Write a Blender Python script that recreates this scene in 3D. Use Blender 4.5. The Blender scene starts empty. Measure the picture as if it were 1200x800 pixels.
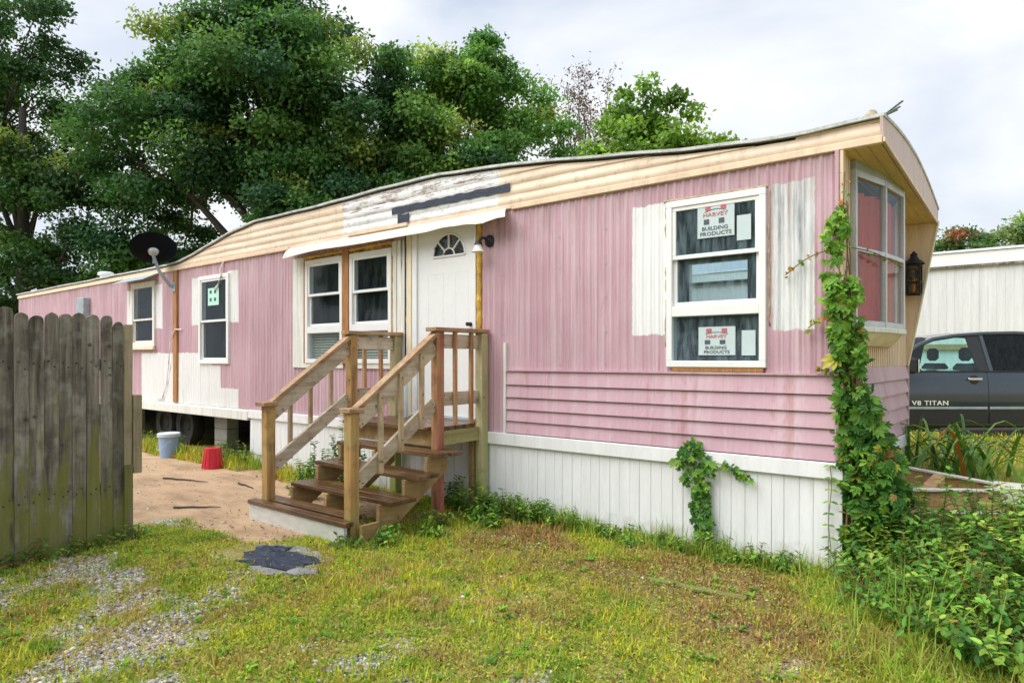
import bpy, bmesh, math, random
import numpy as np
from mathutils import Vector, Matrix

R = math.radians
rng = np.random.default_rng(7)
random.seed(7)
scene = bpy.context.scene
col = scene.collection

# ------------------------------------------------------------------ camera, sky, sun, exposure
cam_d = bpy.data.cameras.new('camera'); cam = bpy.data.objects.new('camera', cam_d); col.objects.link(cam)
cam.location = (1.2, -5.19, 1.5); cam.rotation_euler = (R(90), 0, R(39.1))
cam_d.lens = 23.55; cam_d.sensor_width = 36; cam_d.shift_y = 0.0167; cam_d.clip_end = 3000; cam_d.clip_start = .05
scene.camera = cam

SUN_EL, SUN_AZ = R(54), R(212)           # azimuth measured from +Y clockwise: sun behind the viewer's left shoulder
world = bpy.data.worlds.new('World'); scene.world = world; world.use_nodes = True
wt = world.node_tree; wt.nodes.clear()
wo = wt.nodes.new('ShaderNodeOutputWorld')
sky = wt.nodes.new('ShaderNodeTexSky'); sky.sky_type = 'NISHITA'; sky.sun_disc = False
sky.sun_elevation = SUN_EL; sky.sun_rotation = SUN_AZ; sky.air_density = 1.5; sky.dust_density = 3
b1 = wt.nodes.new('ShaderNodeBackground'); b1.inputs['Strength'].default_value = .06
wt.links.new(sky.outputs[0], b1.inputs['Color'])
tc = wt.nodes.new('ShaderNodeTexCoord')
mp = wt.nodes.new('ShaderNodeMapping'); mp.inputs['Scale'].default_value = (1.0, 1.0, 2.0); mp.inputs['Location'].default_value = (.35, .2, .1)
wt.links.new(tc.outputs['Generated'], mp.inputs['Vector'])
n1 = wt.nodes.new('ShaderNodeTexNoise'); n1.inputs['Scale'].default_value = 1.9; n1.inputs['Detail'].default_value = 5; n1.inputs['Roughness'].default_value = .52; n1.inputs['Distortion'].default_value = .25
wt.links.new(mp.outputs[0], n1.inputs['Vector'])
cr = wt.nodes.new('ShaderNodeValToRGB')
cr.color_ramp.elements[0].position = .36; cr.color_ramp.elements[0].color = (.222, .252, .302, 1)
cr.color_ramp.elements[1].position = .63; cr.color_ramp.elements[1].color = (.375, .38, .39, 1)
wt.links.new(n1.outputs['Fac'], cr.inputs[0])
b2 = wt.nodes.new('ShaderNodeBackground'); b2.inputs['Strength'].default_value = .92
wt.links.new(cr.outputs[0], b2.inputs['Color'])
mx = wt.nodes.new('ShaderNodeMixShader'); mx.inputs[0].default_value = .93      # an almost closed cloud deck
wt.links.new(b1.outputs[0], mx.inputs[1]); wt.links.new(b2.outputs[0], mx.inputs[2]); wt.links.new(mx.outputs[0], wo.inputs[0])

sun_d = bpy.data.lights.new('sun', 'SUN'); sun = bpy.data.objects.new('sun', sun_d); col.objects.link(sun)
sun_d.energy = 1.5; sun_d.angle = R(65); sun_d.color = (1, .97, .92)
sdir = Vector((math.sin(SUN_AZ)*math.cos(SUN_EL), math.cos(SUN_AZ)*math.cos(SUN_EL), math.sin(SUN_EL)))
sun.rotation_euler = sdir.to_track_quat('Z', 'Y').to_euler(); sun.location = (0, -10, 20)

scene.view_settings.view_transform = 'Standard'; scene.view_settings.look = 'None'
scene.view_settings.exposure = 1.66; scene.view_settings.gamma = 1; scene.view_settings.use_curve_mapping = False
try: scene.cycles.transparent_max_bounces = 16
except Exception: pass

# ------------------------------------------------------------------ node helpers
def nd(nt, t, ins=None, **props):
    n = nt.nodes.new(t)
    for k, v in props.items(): setattr(n, k, v)
    for k, v in (ins or {}).items():
        if isinstance(v, bpy.types.NodeSocket): nt.links.new(v, n.inputs[k])
        else: n.inputs[k].default_value = v
    return n
def mth(nt, op, a, b=0., clamp=False):
    return nd(nt, 'ShaderNodeMath', {0: a, 1: b}, operation=op, use_clamp=clamp).outputs[0]
def noise(nt, vec, scale, detail=3, rough=.55, mul=None):
    if mul is not None: vec = nd(nt, 'ShaderNodeVectorMath', {0: vec, 1: mul}, operation='MULTIPLY').outputs[0]
    return nd(nt, 'ShaderNodeTexNoise', {'Vector': vec, 'Scale': scale, 'Detail': detail, 'Roughness': rough}).outputs['Fac']
def ramp(nt, fac, stops):
    n = nd(nt, 'ShaderNodeValToRGB', {0: fac}); e = n.color_ramp.elements
    while len(e) < len(stops): e.new(.5)
    for i, (p, c) in enumerate(stops):
        e[i].position = p; e[i].color = (c, c, c, 1) if isinstance(c, (int, float)) else (*c, 1)
    return n.outputs[0]
def mix(nt, fac, a, b, blend='MIX'):
    n = nd(nt, 'ShaderNodeMix', data_type='RGBA', blend_type=blend)
    for k, v in ((0, fac), (6, a), (7, b)):
        if isinstance(v, bpy.types.NodeSocket): nt.links.new(v, n.inputs[k])
        elif k == 0: n.inputs[0].default_value = v
        else: n.inputs[k].default_value = (*v, 1)
    return n.outputs[2]
def new_mat(name):
    m = bpy.data.materials.new(name); m.use_nodes = True
    nt = m.node_tree; b = nt.nodes['Principled BSDF']
    pos = nd(nt, 'ShaderNodeNewGeometry').outputs['Position']
    return m, nt, b, pos
def setcol(nt, b, c):
    if isinstance(c, bpy.types.NodeSocket): nt.links.new(c, b.inputs['Base Color'])
    else: b.inputs['Base Color'].default_value = (*c, 1)
def bump(nt, b, h, strength=.3, dist=.01):
    n = nd(nt, 'ShaderNodeBump', {'Height': h, 'Strength': strength, 'Distance': dist}); nt.links.new(n.outputs[0], b.inputs['Normal'])
def rect(nt, X, Z, x0, x1, z0, z1, soft=.012):
    s = 1/soft
    a = mth(nt, 'MULTIPLY', mth(nt, 'SUBTRACT', X, x0), s, True); c = mth(nt, 'MULTIPLY', mth(nt, 'SUBTRACT', x1, X), s, True)
    d = mth(nt, 'MULTIPLY', mth(nt, 'SUBTRACT', Z, z0), s, True); e = mth(nt, 'MULTIPLY', mth(nt, 'SUBTRACT', z1, Z), s, True)
    return mth(nt, 'MULTIPLY', mth(nt, 'MULTIPLY', a, c), mth(nt, 'MULTIPLY', d, e))

def mat_plain(name, c, rough=.6, var=.25, scale=4, metallic=0, mul=None, bump_s=0, bscale=60):
    """a base colour broken up by two octaves of noise"""
    m, nt, b, pos = new_mat(name)
    n = noise(nt, pos, scale, 4, .6, mul); n2 = noise(nt, pos, scale*7, 3, .6, mul)
    f = mth(nt, 'ADD', mth(nt, 'MULTIPLY', n, .65), mth(nt, 'MULTIPLY', n2, .35))
    lo = tuple(x*(1-var) for x in c); hi = tuple(min(1, x*(1+var*.6)) for x in c)
    setcol(nt, b, ramp(nt, f, [(.32, lo), (.68, hi)]))
    b.inputs['Roughness'].default_value = rough; b.inputs['Metallic'].default_value = metallic
    if bump_s: bump(nt, b, noise(nt, pos, bscale, 3, .6, mul), bump_s)
    return m

PINK_LO, PINK_HI, PINK_FADE = (.465, .285, .342), (.565, .37, .43), (.66, .54, .58)
def pink_base(nt, pos, streak=1.0):
    big = noise(nt, pos, .9, 3); st = noise(nt, pos, 1, 4, .65, (9, 9, .45)); fine = noise(nt, pos, 1, 3, .6, (55, 55, 1.3))
    c = ramp(nt, big, [(.35, PINK_LO), (.65, PINK_HI)])
    c = mix(nt, mth(nt, 'MULTIPLY', ramp(nt, st, [(.46, 0), (.72, 1)]), .55*streak), c, PINK_FADE)
    c = mix(nt, mth(nt, 'MULTIPLY', ramp(nt, fine, [(.55, 0), (.75, 1)]), .45*streak), c, (.32, .17, .20))
    c = mix(nt, mth(nt, 'MULTIPLY', ramp(nt, noise(nt, pos, 1, 4, .7, (22, 22, .8)), [(.58, 0), (.70, 1)]), .40*streak), c, (.70, .58, .61))
    return c
def mat_pink_wall():
    m, nt, b, pos = new_mat('pink_ribbed_metal')
    c = pink_base(nt, pos)
    s = nd(nt, 'ShaderNodeSeparateXYZ', {0: pos}); X0, Z0 = s.outputs[0], s.outputs[2]
    j = mth(nt, 'MULTIPLY', mth(nt, 'SUBTRACT', noise(nt, pos, 9, 4, .7), .5), .10)
    X = mth(nt, 'ADD', X0, mth(nt, 'MULTIPLY', j, .35)); Z = mth(nt, 'ADD', Z0, j)
    # bare white primer where shutters and old paint came off
    msk = None
    for r in [(-11.67, -9.06, .5, 1.60), (-9.10, -8.80, .5, 1.40), (-8.85, -8.27, .5, 1.05),
              (-12.31, -12.0, 1.85, 2.76), (-11.1, -10.81, 2.02, 2.80), (-9.75, -9.4, 2.03, 2.81), (-8.6, -8.27, 2.04, 2.83),
              (-1.67, -1.30, 1.70, 2.81)]:
        k = rect(nt, X, Z, *r); msk = k if msk is None else mth(nt, 'MAXIMUM', msk, k)
    wn = noise(nt, pos, 1, 4, .7, (30, 30, 2))
    white = ramp(nt, wn, [(.35, (.74, .75, .76)), (.7, (.84, .85, .86))])
    c = mix(nt, msk, c, white)
    k = rect(nt, X, Z, -.475, -.165, 1.71, 2.825)                     # weathered bare patch left by a shutter beside the big window
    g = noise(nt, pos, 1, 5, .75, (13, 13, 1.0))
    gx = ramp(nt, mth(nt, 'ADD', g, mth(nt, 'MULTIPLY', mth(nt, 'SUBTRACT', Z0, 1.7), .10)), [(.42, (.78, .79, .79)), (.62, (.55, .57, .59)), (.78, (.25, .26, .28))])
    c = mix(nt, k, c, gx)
    # rust and dirt runs
    run = ramp(nt, noise(nt, pos, 1, 4, .7, (16, 16, .55)), [(.60, 0), (.74, 1)])
    c = mix(nt, mth(nt, 'MULTIPLY', run, .65), c, (.30, .15, .13))
    tp = mth(nt, 'MULTIPLY', mth(nt, 'SUBTRACT', Z0, 2.62), 2.4, True)
    grime = mth(nt, 'MULTIPLY', mth(nt, 'MULTIPLY', tp, ramp(nt, noise(nt, pos, 1, 4, .7, (7, 7, 1.6)), [(.42, 0), (.66, 1)])), .8)
    c = mix(nt, grime, c, (.30, .19, .19))
    setcol(nt, b, c); b.inputs['Roughness'].default_value = .5
    bump(nt, b, mth(nt, 'ADD', mth(nt, 'MULTIPLY', noise(nt, pos, 35, 3), .35), mth(nt, 'MULTIPLY', noise(nt, pos, 2.6, 3), 2.2)), .35, .012)
    return m
def mat_pink_lap():
    m, nt, b, pos = new_mat('pink_lap_siding')
    c = pink_base(nt, pos, .7)
    run = ramp(nt, noise(nt, pos, 1, 4, .7, (8, 8, .5)), [(.56, 0), (.70, 1)])
    c = mix(nt, mth(nt, 'MULTIPLY', run, .5), c, (.33, .13, .12))
    setcol(nt, b, c); b.inputs['Roughness'].default_value = .45
    bump(nt, b, noise(nt, pos, 30, 3), .10, .01)
    return m
def mat_mansard():
    m, nt, b, pos = new_mat('tan_metal_fascia')
    s = nd(nt, 'ShaderNodeSeparateXYZ', {0: pos}); X0, Z0 = s.outputs[0], s.outputs[2]
    n = noise(nt, pos, 1, 4, .65, (1.2, 1.2, 9)); n2 = noise(nt, pos, 14, 4, .7)
    c = ramp(nt, n, [(.35, (.68, .53, .40)), (.65, (.84, .69, .55))])
    j = mth(nt, 'MULTIPLY', mth(nt, 'SUBTRACT', noise(nt, pos, 7, 4, .7), .5), .18)
    pe = rect(nt, mth(nt, 'ADD', X0, j), mth(nt, 'ADD', Z0, j), -5.74, -3.16, 3.035, 4, .03)
    pw = ramp(nt, noise(nt, pos, 1, 4, .7, (2, 2, 14)), [(.35, (.66, .68, .70)), (.68, (.84, .85, .87))])
    rust = ramp(nt, noise(nt, pos, 1, 5, .8, (3, 3, 20)), [(.50, 0), (.58, 1)])
    upper = rect(nt, X0, Z0, -5.9, -3.0, 3.19, 4, .1)
    pw = mix(nt, mth(nt, 'MULTIPLY', mth(nt, 'MULTIPLY', rust, upper), .85), pw, (.20, .11, .07))
    c = mix(nt, pe, c, pw)
    c = mix(nt, mth(nt, 'MULTIPLY', ramp(nt, n2, [(.56, 0), (.72, 1)]), .6), c, (.36, .25, .17))
    drip = ramp(nt, noise(nt, pos, 1, 5, .75, (11, 11, 1.3)), [(.55, 0), (.70, .55)])
    c = mix(nt, drip, c, (.45, .36, .28))
    setcol(nt, b, c); b.inputs['Roughness'].default_value = .5
    bump(nt, b, n2, .15, .01)
    return m
def mat_wood(name, cols, axis=2, rough=.75, moss=None, moss_z=.4, wet=0, grain=1.0, dry=False, blot=1.0):
    """weathered lumber, grain along one axis; moss = algae colour that climbs from the ground"""
    m, nt, b, pos = new_mat(name)
    rnd = nd(nt, 'ShaderNodeObjectInfo').outputs['Random']
    off = nd(nt, 'ShaderNodeVectorMath', {0: pos, 1: nd(nt, 'ShaderNodeCombineXYZ', {0: mth(nt, 'MULTIPLY', rnd, 13.), 1: mth(nt, 'MULTIPLY', rnd, 31.), 2: mth(nt, 'MULTIPLY', rnd, 7.)}).outputs[0]}, operation='ADD').outputs[0]
    mul = [38*grain]*3; mul[axis] = 1.6
    g = noise(nt, off, 1, 5, .7, tuple(mul)); mul2 = [9]*3; mul2[axis] = .9
    g2 = noise(nt, off, 1, 4, .6, tuple(mul2))
    f = mth(nt, 'ADD', mth(nt, 'MULTIPLY', g, .5), mth(nt, 'MULTIPLY', g2, .5))
    c = ramp(nt, f, [(.38, cols[0]), (.5, cols[1]), (.62, cols[2])])
    c = mix(nt, mth(nt, 'MULTIPLY', mth(nt, 'SUBTRACT', rnd, .3), .45, True), c, tuple(x*.6 for x in cols[0]))
    bl = noise(nt, off, 6, 4, .65); c = mix(nt, mth(nt, 'MULTIPLY', ramp(nt, bl, [(.50, 0), (.68, 1)]), .55), c, tuple(x*.55 for x in cols[0]))
    c = mix(nt, mth(nt, 'MULTIPLY', ramp(nt, noise(nt, off, 4.3, 4, .7), [(.52, 0), (.66, 1)]), .35*blot), c, (.30, .32, .14) if not dry else (.42, .42, .38))
    kn = nd(nt, 'ShaderNodeTexVoronoi', {'Vector': off, 'Scale': 5.5}).outputs['Distance']
    c = mix(nt, ramp(nt, kn, [(.05, .75), (.11, 0)]), c, tuple(x*.35 for x in cols[0]))
    if moss:
        z = nd(nt, 'ShaderNodeSeparateXYZ', {0: pos}).outputs[2]
        mm = mth(nt, 'ADD', mth(nt, 'MULTIPLY', mth(nt, 'SUBTRACT', moss_z, z), 1.0), mth(nt, 'MULTIPLY', mth(nt, 'SUBTRACT', noise(nt, off, 1, 4, .7, (8, 8, 1.1)), .5), 5.0))
        c = mix(nt, mth(nt, 'MULTIPLY', ramp(nt, mm, [(0, 0), (.45, 1)]), .8), c, moss)
    setcol(nt, b, c)
    b.inputs['Roughness'].default_value = rough
    if wet: nt.links.new(ramp(nt, g2, [(.35, wet), (.65, rough)]), b.inputs['Roughness'])
    bump(nt, b, g, .8, .008)
    return m
def mat_glass(name, tint=(.8, .86, .86), rough=.02, dirt=.12):
    m = bpy.data.materials.new(name); m.use_nodes = True; nt = m.node_tree; nt.nodes.clear()
    o = nt.nodes.new('ShaderNodeOutputMaterial'); pos = nd(nt, 'ShaderNodeNewGeometry').outputs['Position']
    t = nd(nt, 'ShaderNodeBsdfTransparent', {'Color': (*tint, 1)}); g = nd(nt, 'ShaderNodeBsdfGlossy', {'Color': (1, 1, 1, 1), 'Roughness': rough})
    lw = nd(nt, 'ShaderNodeLayerWeight', {'Blend': .5}).outputs['Facing']; refl = mth(nt, 'ADD', mth(nt, 'MULTIPLY', mth(nt, 'POWER', lw, 4.0), .20), .020, True)
    mx_ = nd(nt, 'ShaderNodeMixShader', {0: refl, 1: t.outputs[0], 2: g.outputs[0]})
    d = nd(nt, 'ShaderNodeBsdfDiffuse', {'Color': (.36, .46, .52, 1)})  # blue-grey film: dirt, and pane reflections put into its colour
    dm = mth(nt, 'MULTIPLY', ramp(nt, noise(nt, pos, 1, 5, .75, (22, 22, 3.5)), [(.42, .15), (.72, 1)]), dirt)
    m2 = nd(nt, 'ShaderNodeMixShader', {0: dm, 1: mx_.outputs[0], 2: d.outputs[0]})
    nt.links.new(m2.outputs[0], o.inputs[0]); return m
def mat_leaf(name, trans=.35, rough=.5, spec=.35):
    m = bpy.data.materials.new(name); m.use_nodes = True; nt = m.node_tree; b = nt.nodes['Principled BSDF']; o = nt.nodes['Material Output']
    c = nd(nt, 'ShaderNodeAttribute', attribute_name='Col').outputs['Color']
    nt.links.new(c, b.inputs['Base Color']); b.inputs['Roughness'].default_value = rough; b.inputs['Specular IOR Level'].default_value = spec
    t = nd(nt, 'ShaderNodeBsdfTranslucent', {'Color': mix(nt, 1, c, (1.25, 1.2, .6), 'MULTIPLY')})
    x = nd(nt, 'ShaderNodeMixShader', {0: trans, 1: b.outputs[0], 2: t.outputs[0]}); nt.links.new(x.outputs[0], o.inputs[0])
    return m
def mat_attr(name, rough=.8, spec=.3):
    m = bpy.data.materials.new(name); m.use_nodes = True; nt = m.node_tree; b = nt.nodes['Principled BSDF']
    nt.links.new(nd(nt, 'ShaderNodeAttribute', attribute_name='Col').outputs['Color'], b.inputs['Base Color']); b.inputs['Roughness'].default_value = rough
    b.inputs['Specular IOR Level'].default_value = spec
    return m

MT = {}
MT['pink'] = mat_pink_wall(); MT['lap'] = mat_pink_lap(); MT['mansard'] = mat_mansard()
MT['white'] = mat_plain('white_vinyl', (.80, .81, .82), .35, .05, 3)
MT['skirt'] = mat_plain('white_painted_skirting', (.79, .80, .82), .5, .10, 2, mul=(6, 6, .8), bump_s=.06)
nt = MT['skirt'].node_tree; b = nt.nodes['Principled BSDF']; pos = nd(nt, 'ShaderNodeNewGeometry').outputs['Position']; z_ = nd(nt, 'ShaderNodeSeparateXYZ', {0: pos}).outputs[2]
old = b.inputs['Base Color'].links[0].from_socket
spl = mth(nt, 'ADD', mth(nt, 'MULTIPLY', mth(nt, 'SUBTRACT', .13, z_), 3.0), mth(nt, 'MULTIPLY', mth(nt, 'SUBTRACT', noise(nt, pos, 7, 5, .75), .5), 2.0))
c = mix(nt, mth(nt, 'MULTIPLY', ramp(nt, spl, [(0, 0), (.7, 1)]), .55), old, (.30, .26, .15))
c = mix(nt, mth(nt, 'MULTIPLY', ramp(nt, noise(nt, pos, 1, 4, .75, (14, 14, .9)), [(.60, 0), (.74, 1)]), .35), c, (.42, .38, .30))
setcol(nt, b, c)
MT['oldwhite'] = mat_plain('peeling_white_paint', (.74, .74, .70), .6, .28, 1, mul=(26, 26, 1.2), bump_s=.15, bscale=14)
MT['cream'] = mat_plain('cream_trim', (.78, .68, .50), .6, .2, 2, mul=(10, 10, 1))
MT['awning'] = mat_plain('cream_white_awning', (.62, .59, .52), .7, .3, 3.5, mul=(3, 8, 3))
MT['tan'] = mat_plain('tan_paint', (.76, .59, .43), .5, .22, 2, mul=(5, 5, .8), bump_s=.05)
MT['gable'] = mat_plain('faded_gable_sheet', (.66, .50, .46), .5, .2, 2, mul=(5, 5, 1))
MT['soffit'] = mat_plain('yellowed_soffit', (.62, .43, .20), .6, .22, 2, mul=(20, 1.2, 20), bump_s=.1)
MT['foam'] = mat_plain('expanding_foam', (.66, .40, .06), .75, .65, 14, bump_s=.5, bscale=50)
MT['caulk'] = mat_plain('dirty_caulk', (.42, .36, .24), .8, .5, 18, bump_s=.4)
m, nt, b, pos = new_mat('foam_on_old_wood'); n_ = noise(nt, pos, 9, 4, .7)
setcol(nt, b, ramp(nt, n_, [(.38, (.13, .065, .03)), (.50, (.26, .14, .06)), (.60, (.50, .33, .09)), (.70, (.52, .46, .34))])); b.inputs['Roughness'].default_value = .8; bump(nt, b, n_, .5); MT['foamwood'] = m
m, nt, b, pos = new_mat('white_board_with_black_runs'); s_ = nd(nt, 'ShaderNodeSeparateXYZ', {0: pos})
wc = ramp(nt, noise(nt, pos, 1, 4, .7, (26, 26, 1.2)), [(.35, (.55, .55, .50)), (.65, (.80, .80, .77))])
bl = mth(nt, 'ADD', noise(nt, pos, 1, 4, .75, (34, 34, 1.1)), mth(nt, 'MULTIPLY', mth(nt, 'SUBTRACT', s_.outputs[2], 2.5), .30))
setcol(nt, b, mix(nt, ramp(nt, bl, [(.56, 0), (.66, .9)]), wc, (.05, .05, .055))); b.inputs['Roughness'].default_value = .6; MT['stained'] = m
MT['rustwood'] = mat_plain('rust_brown_board', (.42, .19, .06), .7, .55, 3, mul=(30, 30, 2), bump_s=.3)
MT['roof'] = mat_plain('weathered_roof_coating', (.56, .58, .59), .7, .5, 9, bump_s=.4, bscale=30)
MT['black'] = mat_plain('black_metal', (.011, .012, .015), .65, .3, 10)
MT['dish'] = mat_plain('matt_black_dish', (.006, .007, .010), .85, .3, 6)
MT['dish'].node_tree.nodes['Principled BSDF'].inputs['Specular IOR Level'].default_value = .08
MT['tarp'] = mat_plain('black_tar_patch', (.010, .024, .055), .5, .9, 11, mul=(1, 1, 4), bump_s=.6, bscale=40)
MT['alu'] = mat_plain('dull_aluminium', (.55, .58, .60), .4, .2, 6, metallic=.6)
MT['galv'] = mat_plain('galvanised_metal', (.36, .42, .46), .5, .25, 8, metallic=.4)
MT['dark'] = mat_plain('dark_underside', (.03, .028, .026), .9, .4, 3)
MT['inside'] = mat_plain('interior_panelling', (.10, .09, .085), .8, .2, 2)
MT['curtain'] = mat_plain('red_curtain', (.78, .125, .08), .9, .25, 3, mul=(14, 14, 1))
MT['glass'] = mat_glass('window_glass', (.88, .92, .93), .02, .05); MT['glass_grime_reflect'] = mat_glass('grime_and_reflection_glass', (.82, .92, .95), .03, .26)  # stronger film on the second glass paints reflection as well as grime
MT['shade'] = mat_plain('lamp_shade_glass', (.80, .78, .72), .25, .06, 6)
MT['blind'] = mat_plain('dusty_blind', (.40, .40, .32), .7, .2, 8)
MT['amber'] = mat_glass('amber_lantern_glass', (.75, .55, .15), .1, .3)
MT['paper'] = mat_plain('sticker_paper', (.52, .62, .64), .6, .06, 20)
MT['mint'] = mat_plain('mint_sticker', (.45, .78, .66), .6, .06, 20)
MT['red_ink'] = mat_plain('red_ink', (.50, .12, .14), .6, .1, 20); MT['ink'] = mat_plain('black_ink', (.07, .09, .11), .6, .1, 20)
MT['post'] = mat_wood('stair_post', [(.30, .15, .06), (.50, .29, .10), (.62, .40, .15)], 2, .75, (.26, .30, .08), .25)
MT['post_red'] = mat_wood('reddish_stair_post', [(.34, .10, .07), (.48, .22, .12), (.58, .36, .14)], 2, .75, (.28, .30, .09), .1)
MT['post_green'] = mat_wood('green_stair_post', [(.36, .31, .18), (.47, .42, .24), (.55, .48, .28)], 2, .8, (.35, .40, .12), 1.0)
MT['rail'] = mat_wood('grey_stair_rail', [(.40, .31, .22), (.58, .48, .36), (.70, .61, .50)], 1, .8)
MT['cap'] = mat_wood('brown_rail_cap', [(.28, .14, .07), (.46, .28, .15), (.58, .40, .25)], 1, .6)
MT['baluster'] = mat_wood('baluster_wood', [(.38, .25, .14), (.54, .40, .26), (.62, .50, .35)], 2, .8)
MT['baluster_red'] = mat_wood('baluster_red_wood', [(.36, .15, .07), (.52, .28, .14), (.60, .38, .22)], 2, .8)
MT['tread'] = mat_wood('wet_tread', [(.055, .024, .009), (.12, .058, .021), (.22, .12, .05)], 0, .45, wet=.10, blot=.25)
MT['stringer'] = mat_wood('stringer_wood', [(.30, .18, .07), (.44, .28, .12), (.52, .36, .18)], 1, .75)
MT['rim'] = mat_wood('mossy_rim_board', [(.30, .25, .09), (.44, .39, .16), (.54, .48, .22)], 1, .8)
MT['riser'] = mat_plain('white_washed_board', (.66, .66, .62), .7, .2, 3, mul=(2, 8, 8))
MT['fence'] = mat_wood('weathered_picket', [(.068, .057, .045), (.195, .170, .135), (.34, .305, .25)], 2, .9, (.17, .18, .025), .74, grain=.9, dry=True)
MT['fencepost'] = mat_wood('tan_fence_post', [(.30, .24, .15), (.42, .35, .23), (.50, .43, .30)], 2, .9, (.3, .3, .12), .3)
MT['concrete'] = mat_plain('concrete_block', (.36, .34, .32), .9, .25, 8, bump_s=.4)
MT['bluegrey'] = mat_plain('blue_grey_plastic', (.28, .42, .64), .4, .1, 5); MT['lid'] = mat_plain('pale_lid', (.55, .62, .70), .4, .1, 5)
MT['red'] = mat_plain('red_plastic', (.58, .02, .035), .4, .2, 8)
MT['rust'] = mat_plain('rusty_steel', (.54, .33, .15), .8, .6, 6, bump_s=.4); MT['chipped'] = mat_plain('chipped_white_paint', (.68, .66, .60), .6, .25, 12, bump_s=.2)
MT['slate'] = mat_plain('pale_slab', (.27, .27, .275), .6, .65, 5, bump_s=.35, bscale=25)
MT['bark'] = mat_plain('tree_bark', (.060, .048, .038), .9, .45, 2, mul=(4, 4, 1), bump_s=.6, bscale=9)
MT['twig'] = mat_plain('grey_twig', (.26, .22, .20), .9, .3, 3)
MT['stem'] = mat_plain('vine_stem', (.20, .11, .06), .8, .3, 9)
MT['leaf'] = mat_leaf('leaf'); MT['treeleaf'] = mat_leaf('tree_leaf', .45, .5, .35); MT['grass'] = mat_leaf('grass_blade', .30, .6, .2)
MT['stone'] = mat_attr('gravel_stone', .75)
MT['neighbour'] = mat_plain('chalky_white_siding', (.66, .67, .69), .55, .16, 1.5, mul=(5, 5, .35))
MT['rubber'] = mat_plain('tyre_rubber', (.02, .02, .02), .8, .2, 8); MT['chrome'] = mat_plain('chrome', (.75, .75, .76), .15, .05, 5, metallic=1)
MT['plastic'] = mat_plain('black_plastic', (.015, .016, .018), .4, .2, 8); MT['seat'] = mat_plain('grey_seat', (.05, .055, .06), .9, .2, 6)
MT['teal'] = mat_glass('teal_car_glass', (.82, .96, .955), .01, .02); MT['tint'] = mat_glass('dark_car_glass', (.07, .08, .10), .01, .04)
m, nt, b, pos = new_mat('slate_car_paint'); setcol(nt, b, ramp(nt, noise(nt, pos, 3), [(.3, (.030, .044, .056)), (.7, (.036, .052, .066))]))
b.inputs['Metallic'].default_value = .35; b.inputs['Roughness'].default_value = .25; b.inputs['Coat Weight'].default_value = 1.0; b.inputs['Coat Roughness'].default_value = .06; MT['carpaint'] = m
MT['lamp_lens'] = mat_plain('lamp_lens', (.6, .6, .6), .15, .1, 5); MT['redlens'] = mat_plain('red_lens', (.4, .01, .01), .2, .1, 5)

# ------------------------------------------------------------------ object helpers
def tag(o, label=None, cat=None, group=None, kind=None):
    for k, v in (('label', label), ('category', cat), ('group', group), ('kind', kind)):
        if v: o[k] = v
    return o
def root(name, loc, label, cat, group=None, rz=0):
    o = bpy.data.objects.new(name, None); col.objects.link(o); o.location = loc; o.rotation_euler = (0, 0, rz); o.empty_display_size = .2
    return tag(o, label, cat, group)
def wmat(p):                                     # parents are only moved and turned about z
    M_ = Matrix.Identity(4)
    while p is not None:
        M_ = p.matrix_parent_inverse @ Matrix.Translation(p.location) @ Matrix.Rotation(p.rotation_euler.z, 4, 'Z') @ M_ if p.parent else Matrix.Translation(p.location) @ Matrix.Rotation(p.rotation_euler.z, 4, 'Z') @ M_
        p = p.parent
    return M_
def link(name, me, mat=None, parent=None, local=False):
    o = bpy.data.objects.new(name, me); col.objects.link(o)
    if mat is not None and not me.materials: me.materials.append(MT[mat] if isinstance(mat, str) else mat)
    if parent is not None:
        o.parent = parent
        if not local: o.matrix_parent_inverse = wmat(parent).inverted()
    return o
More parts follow.
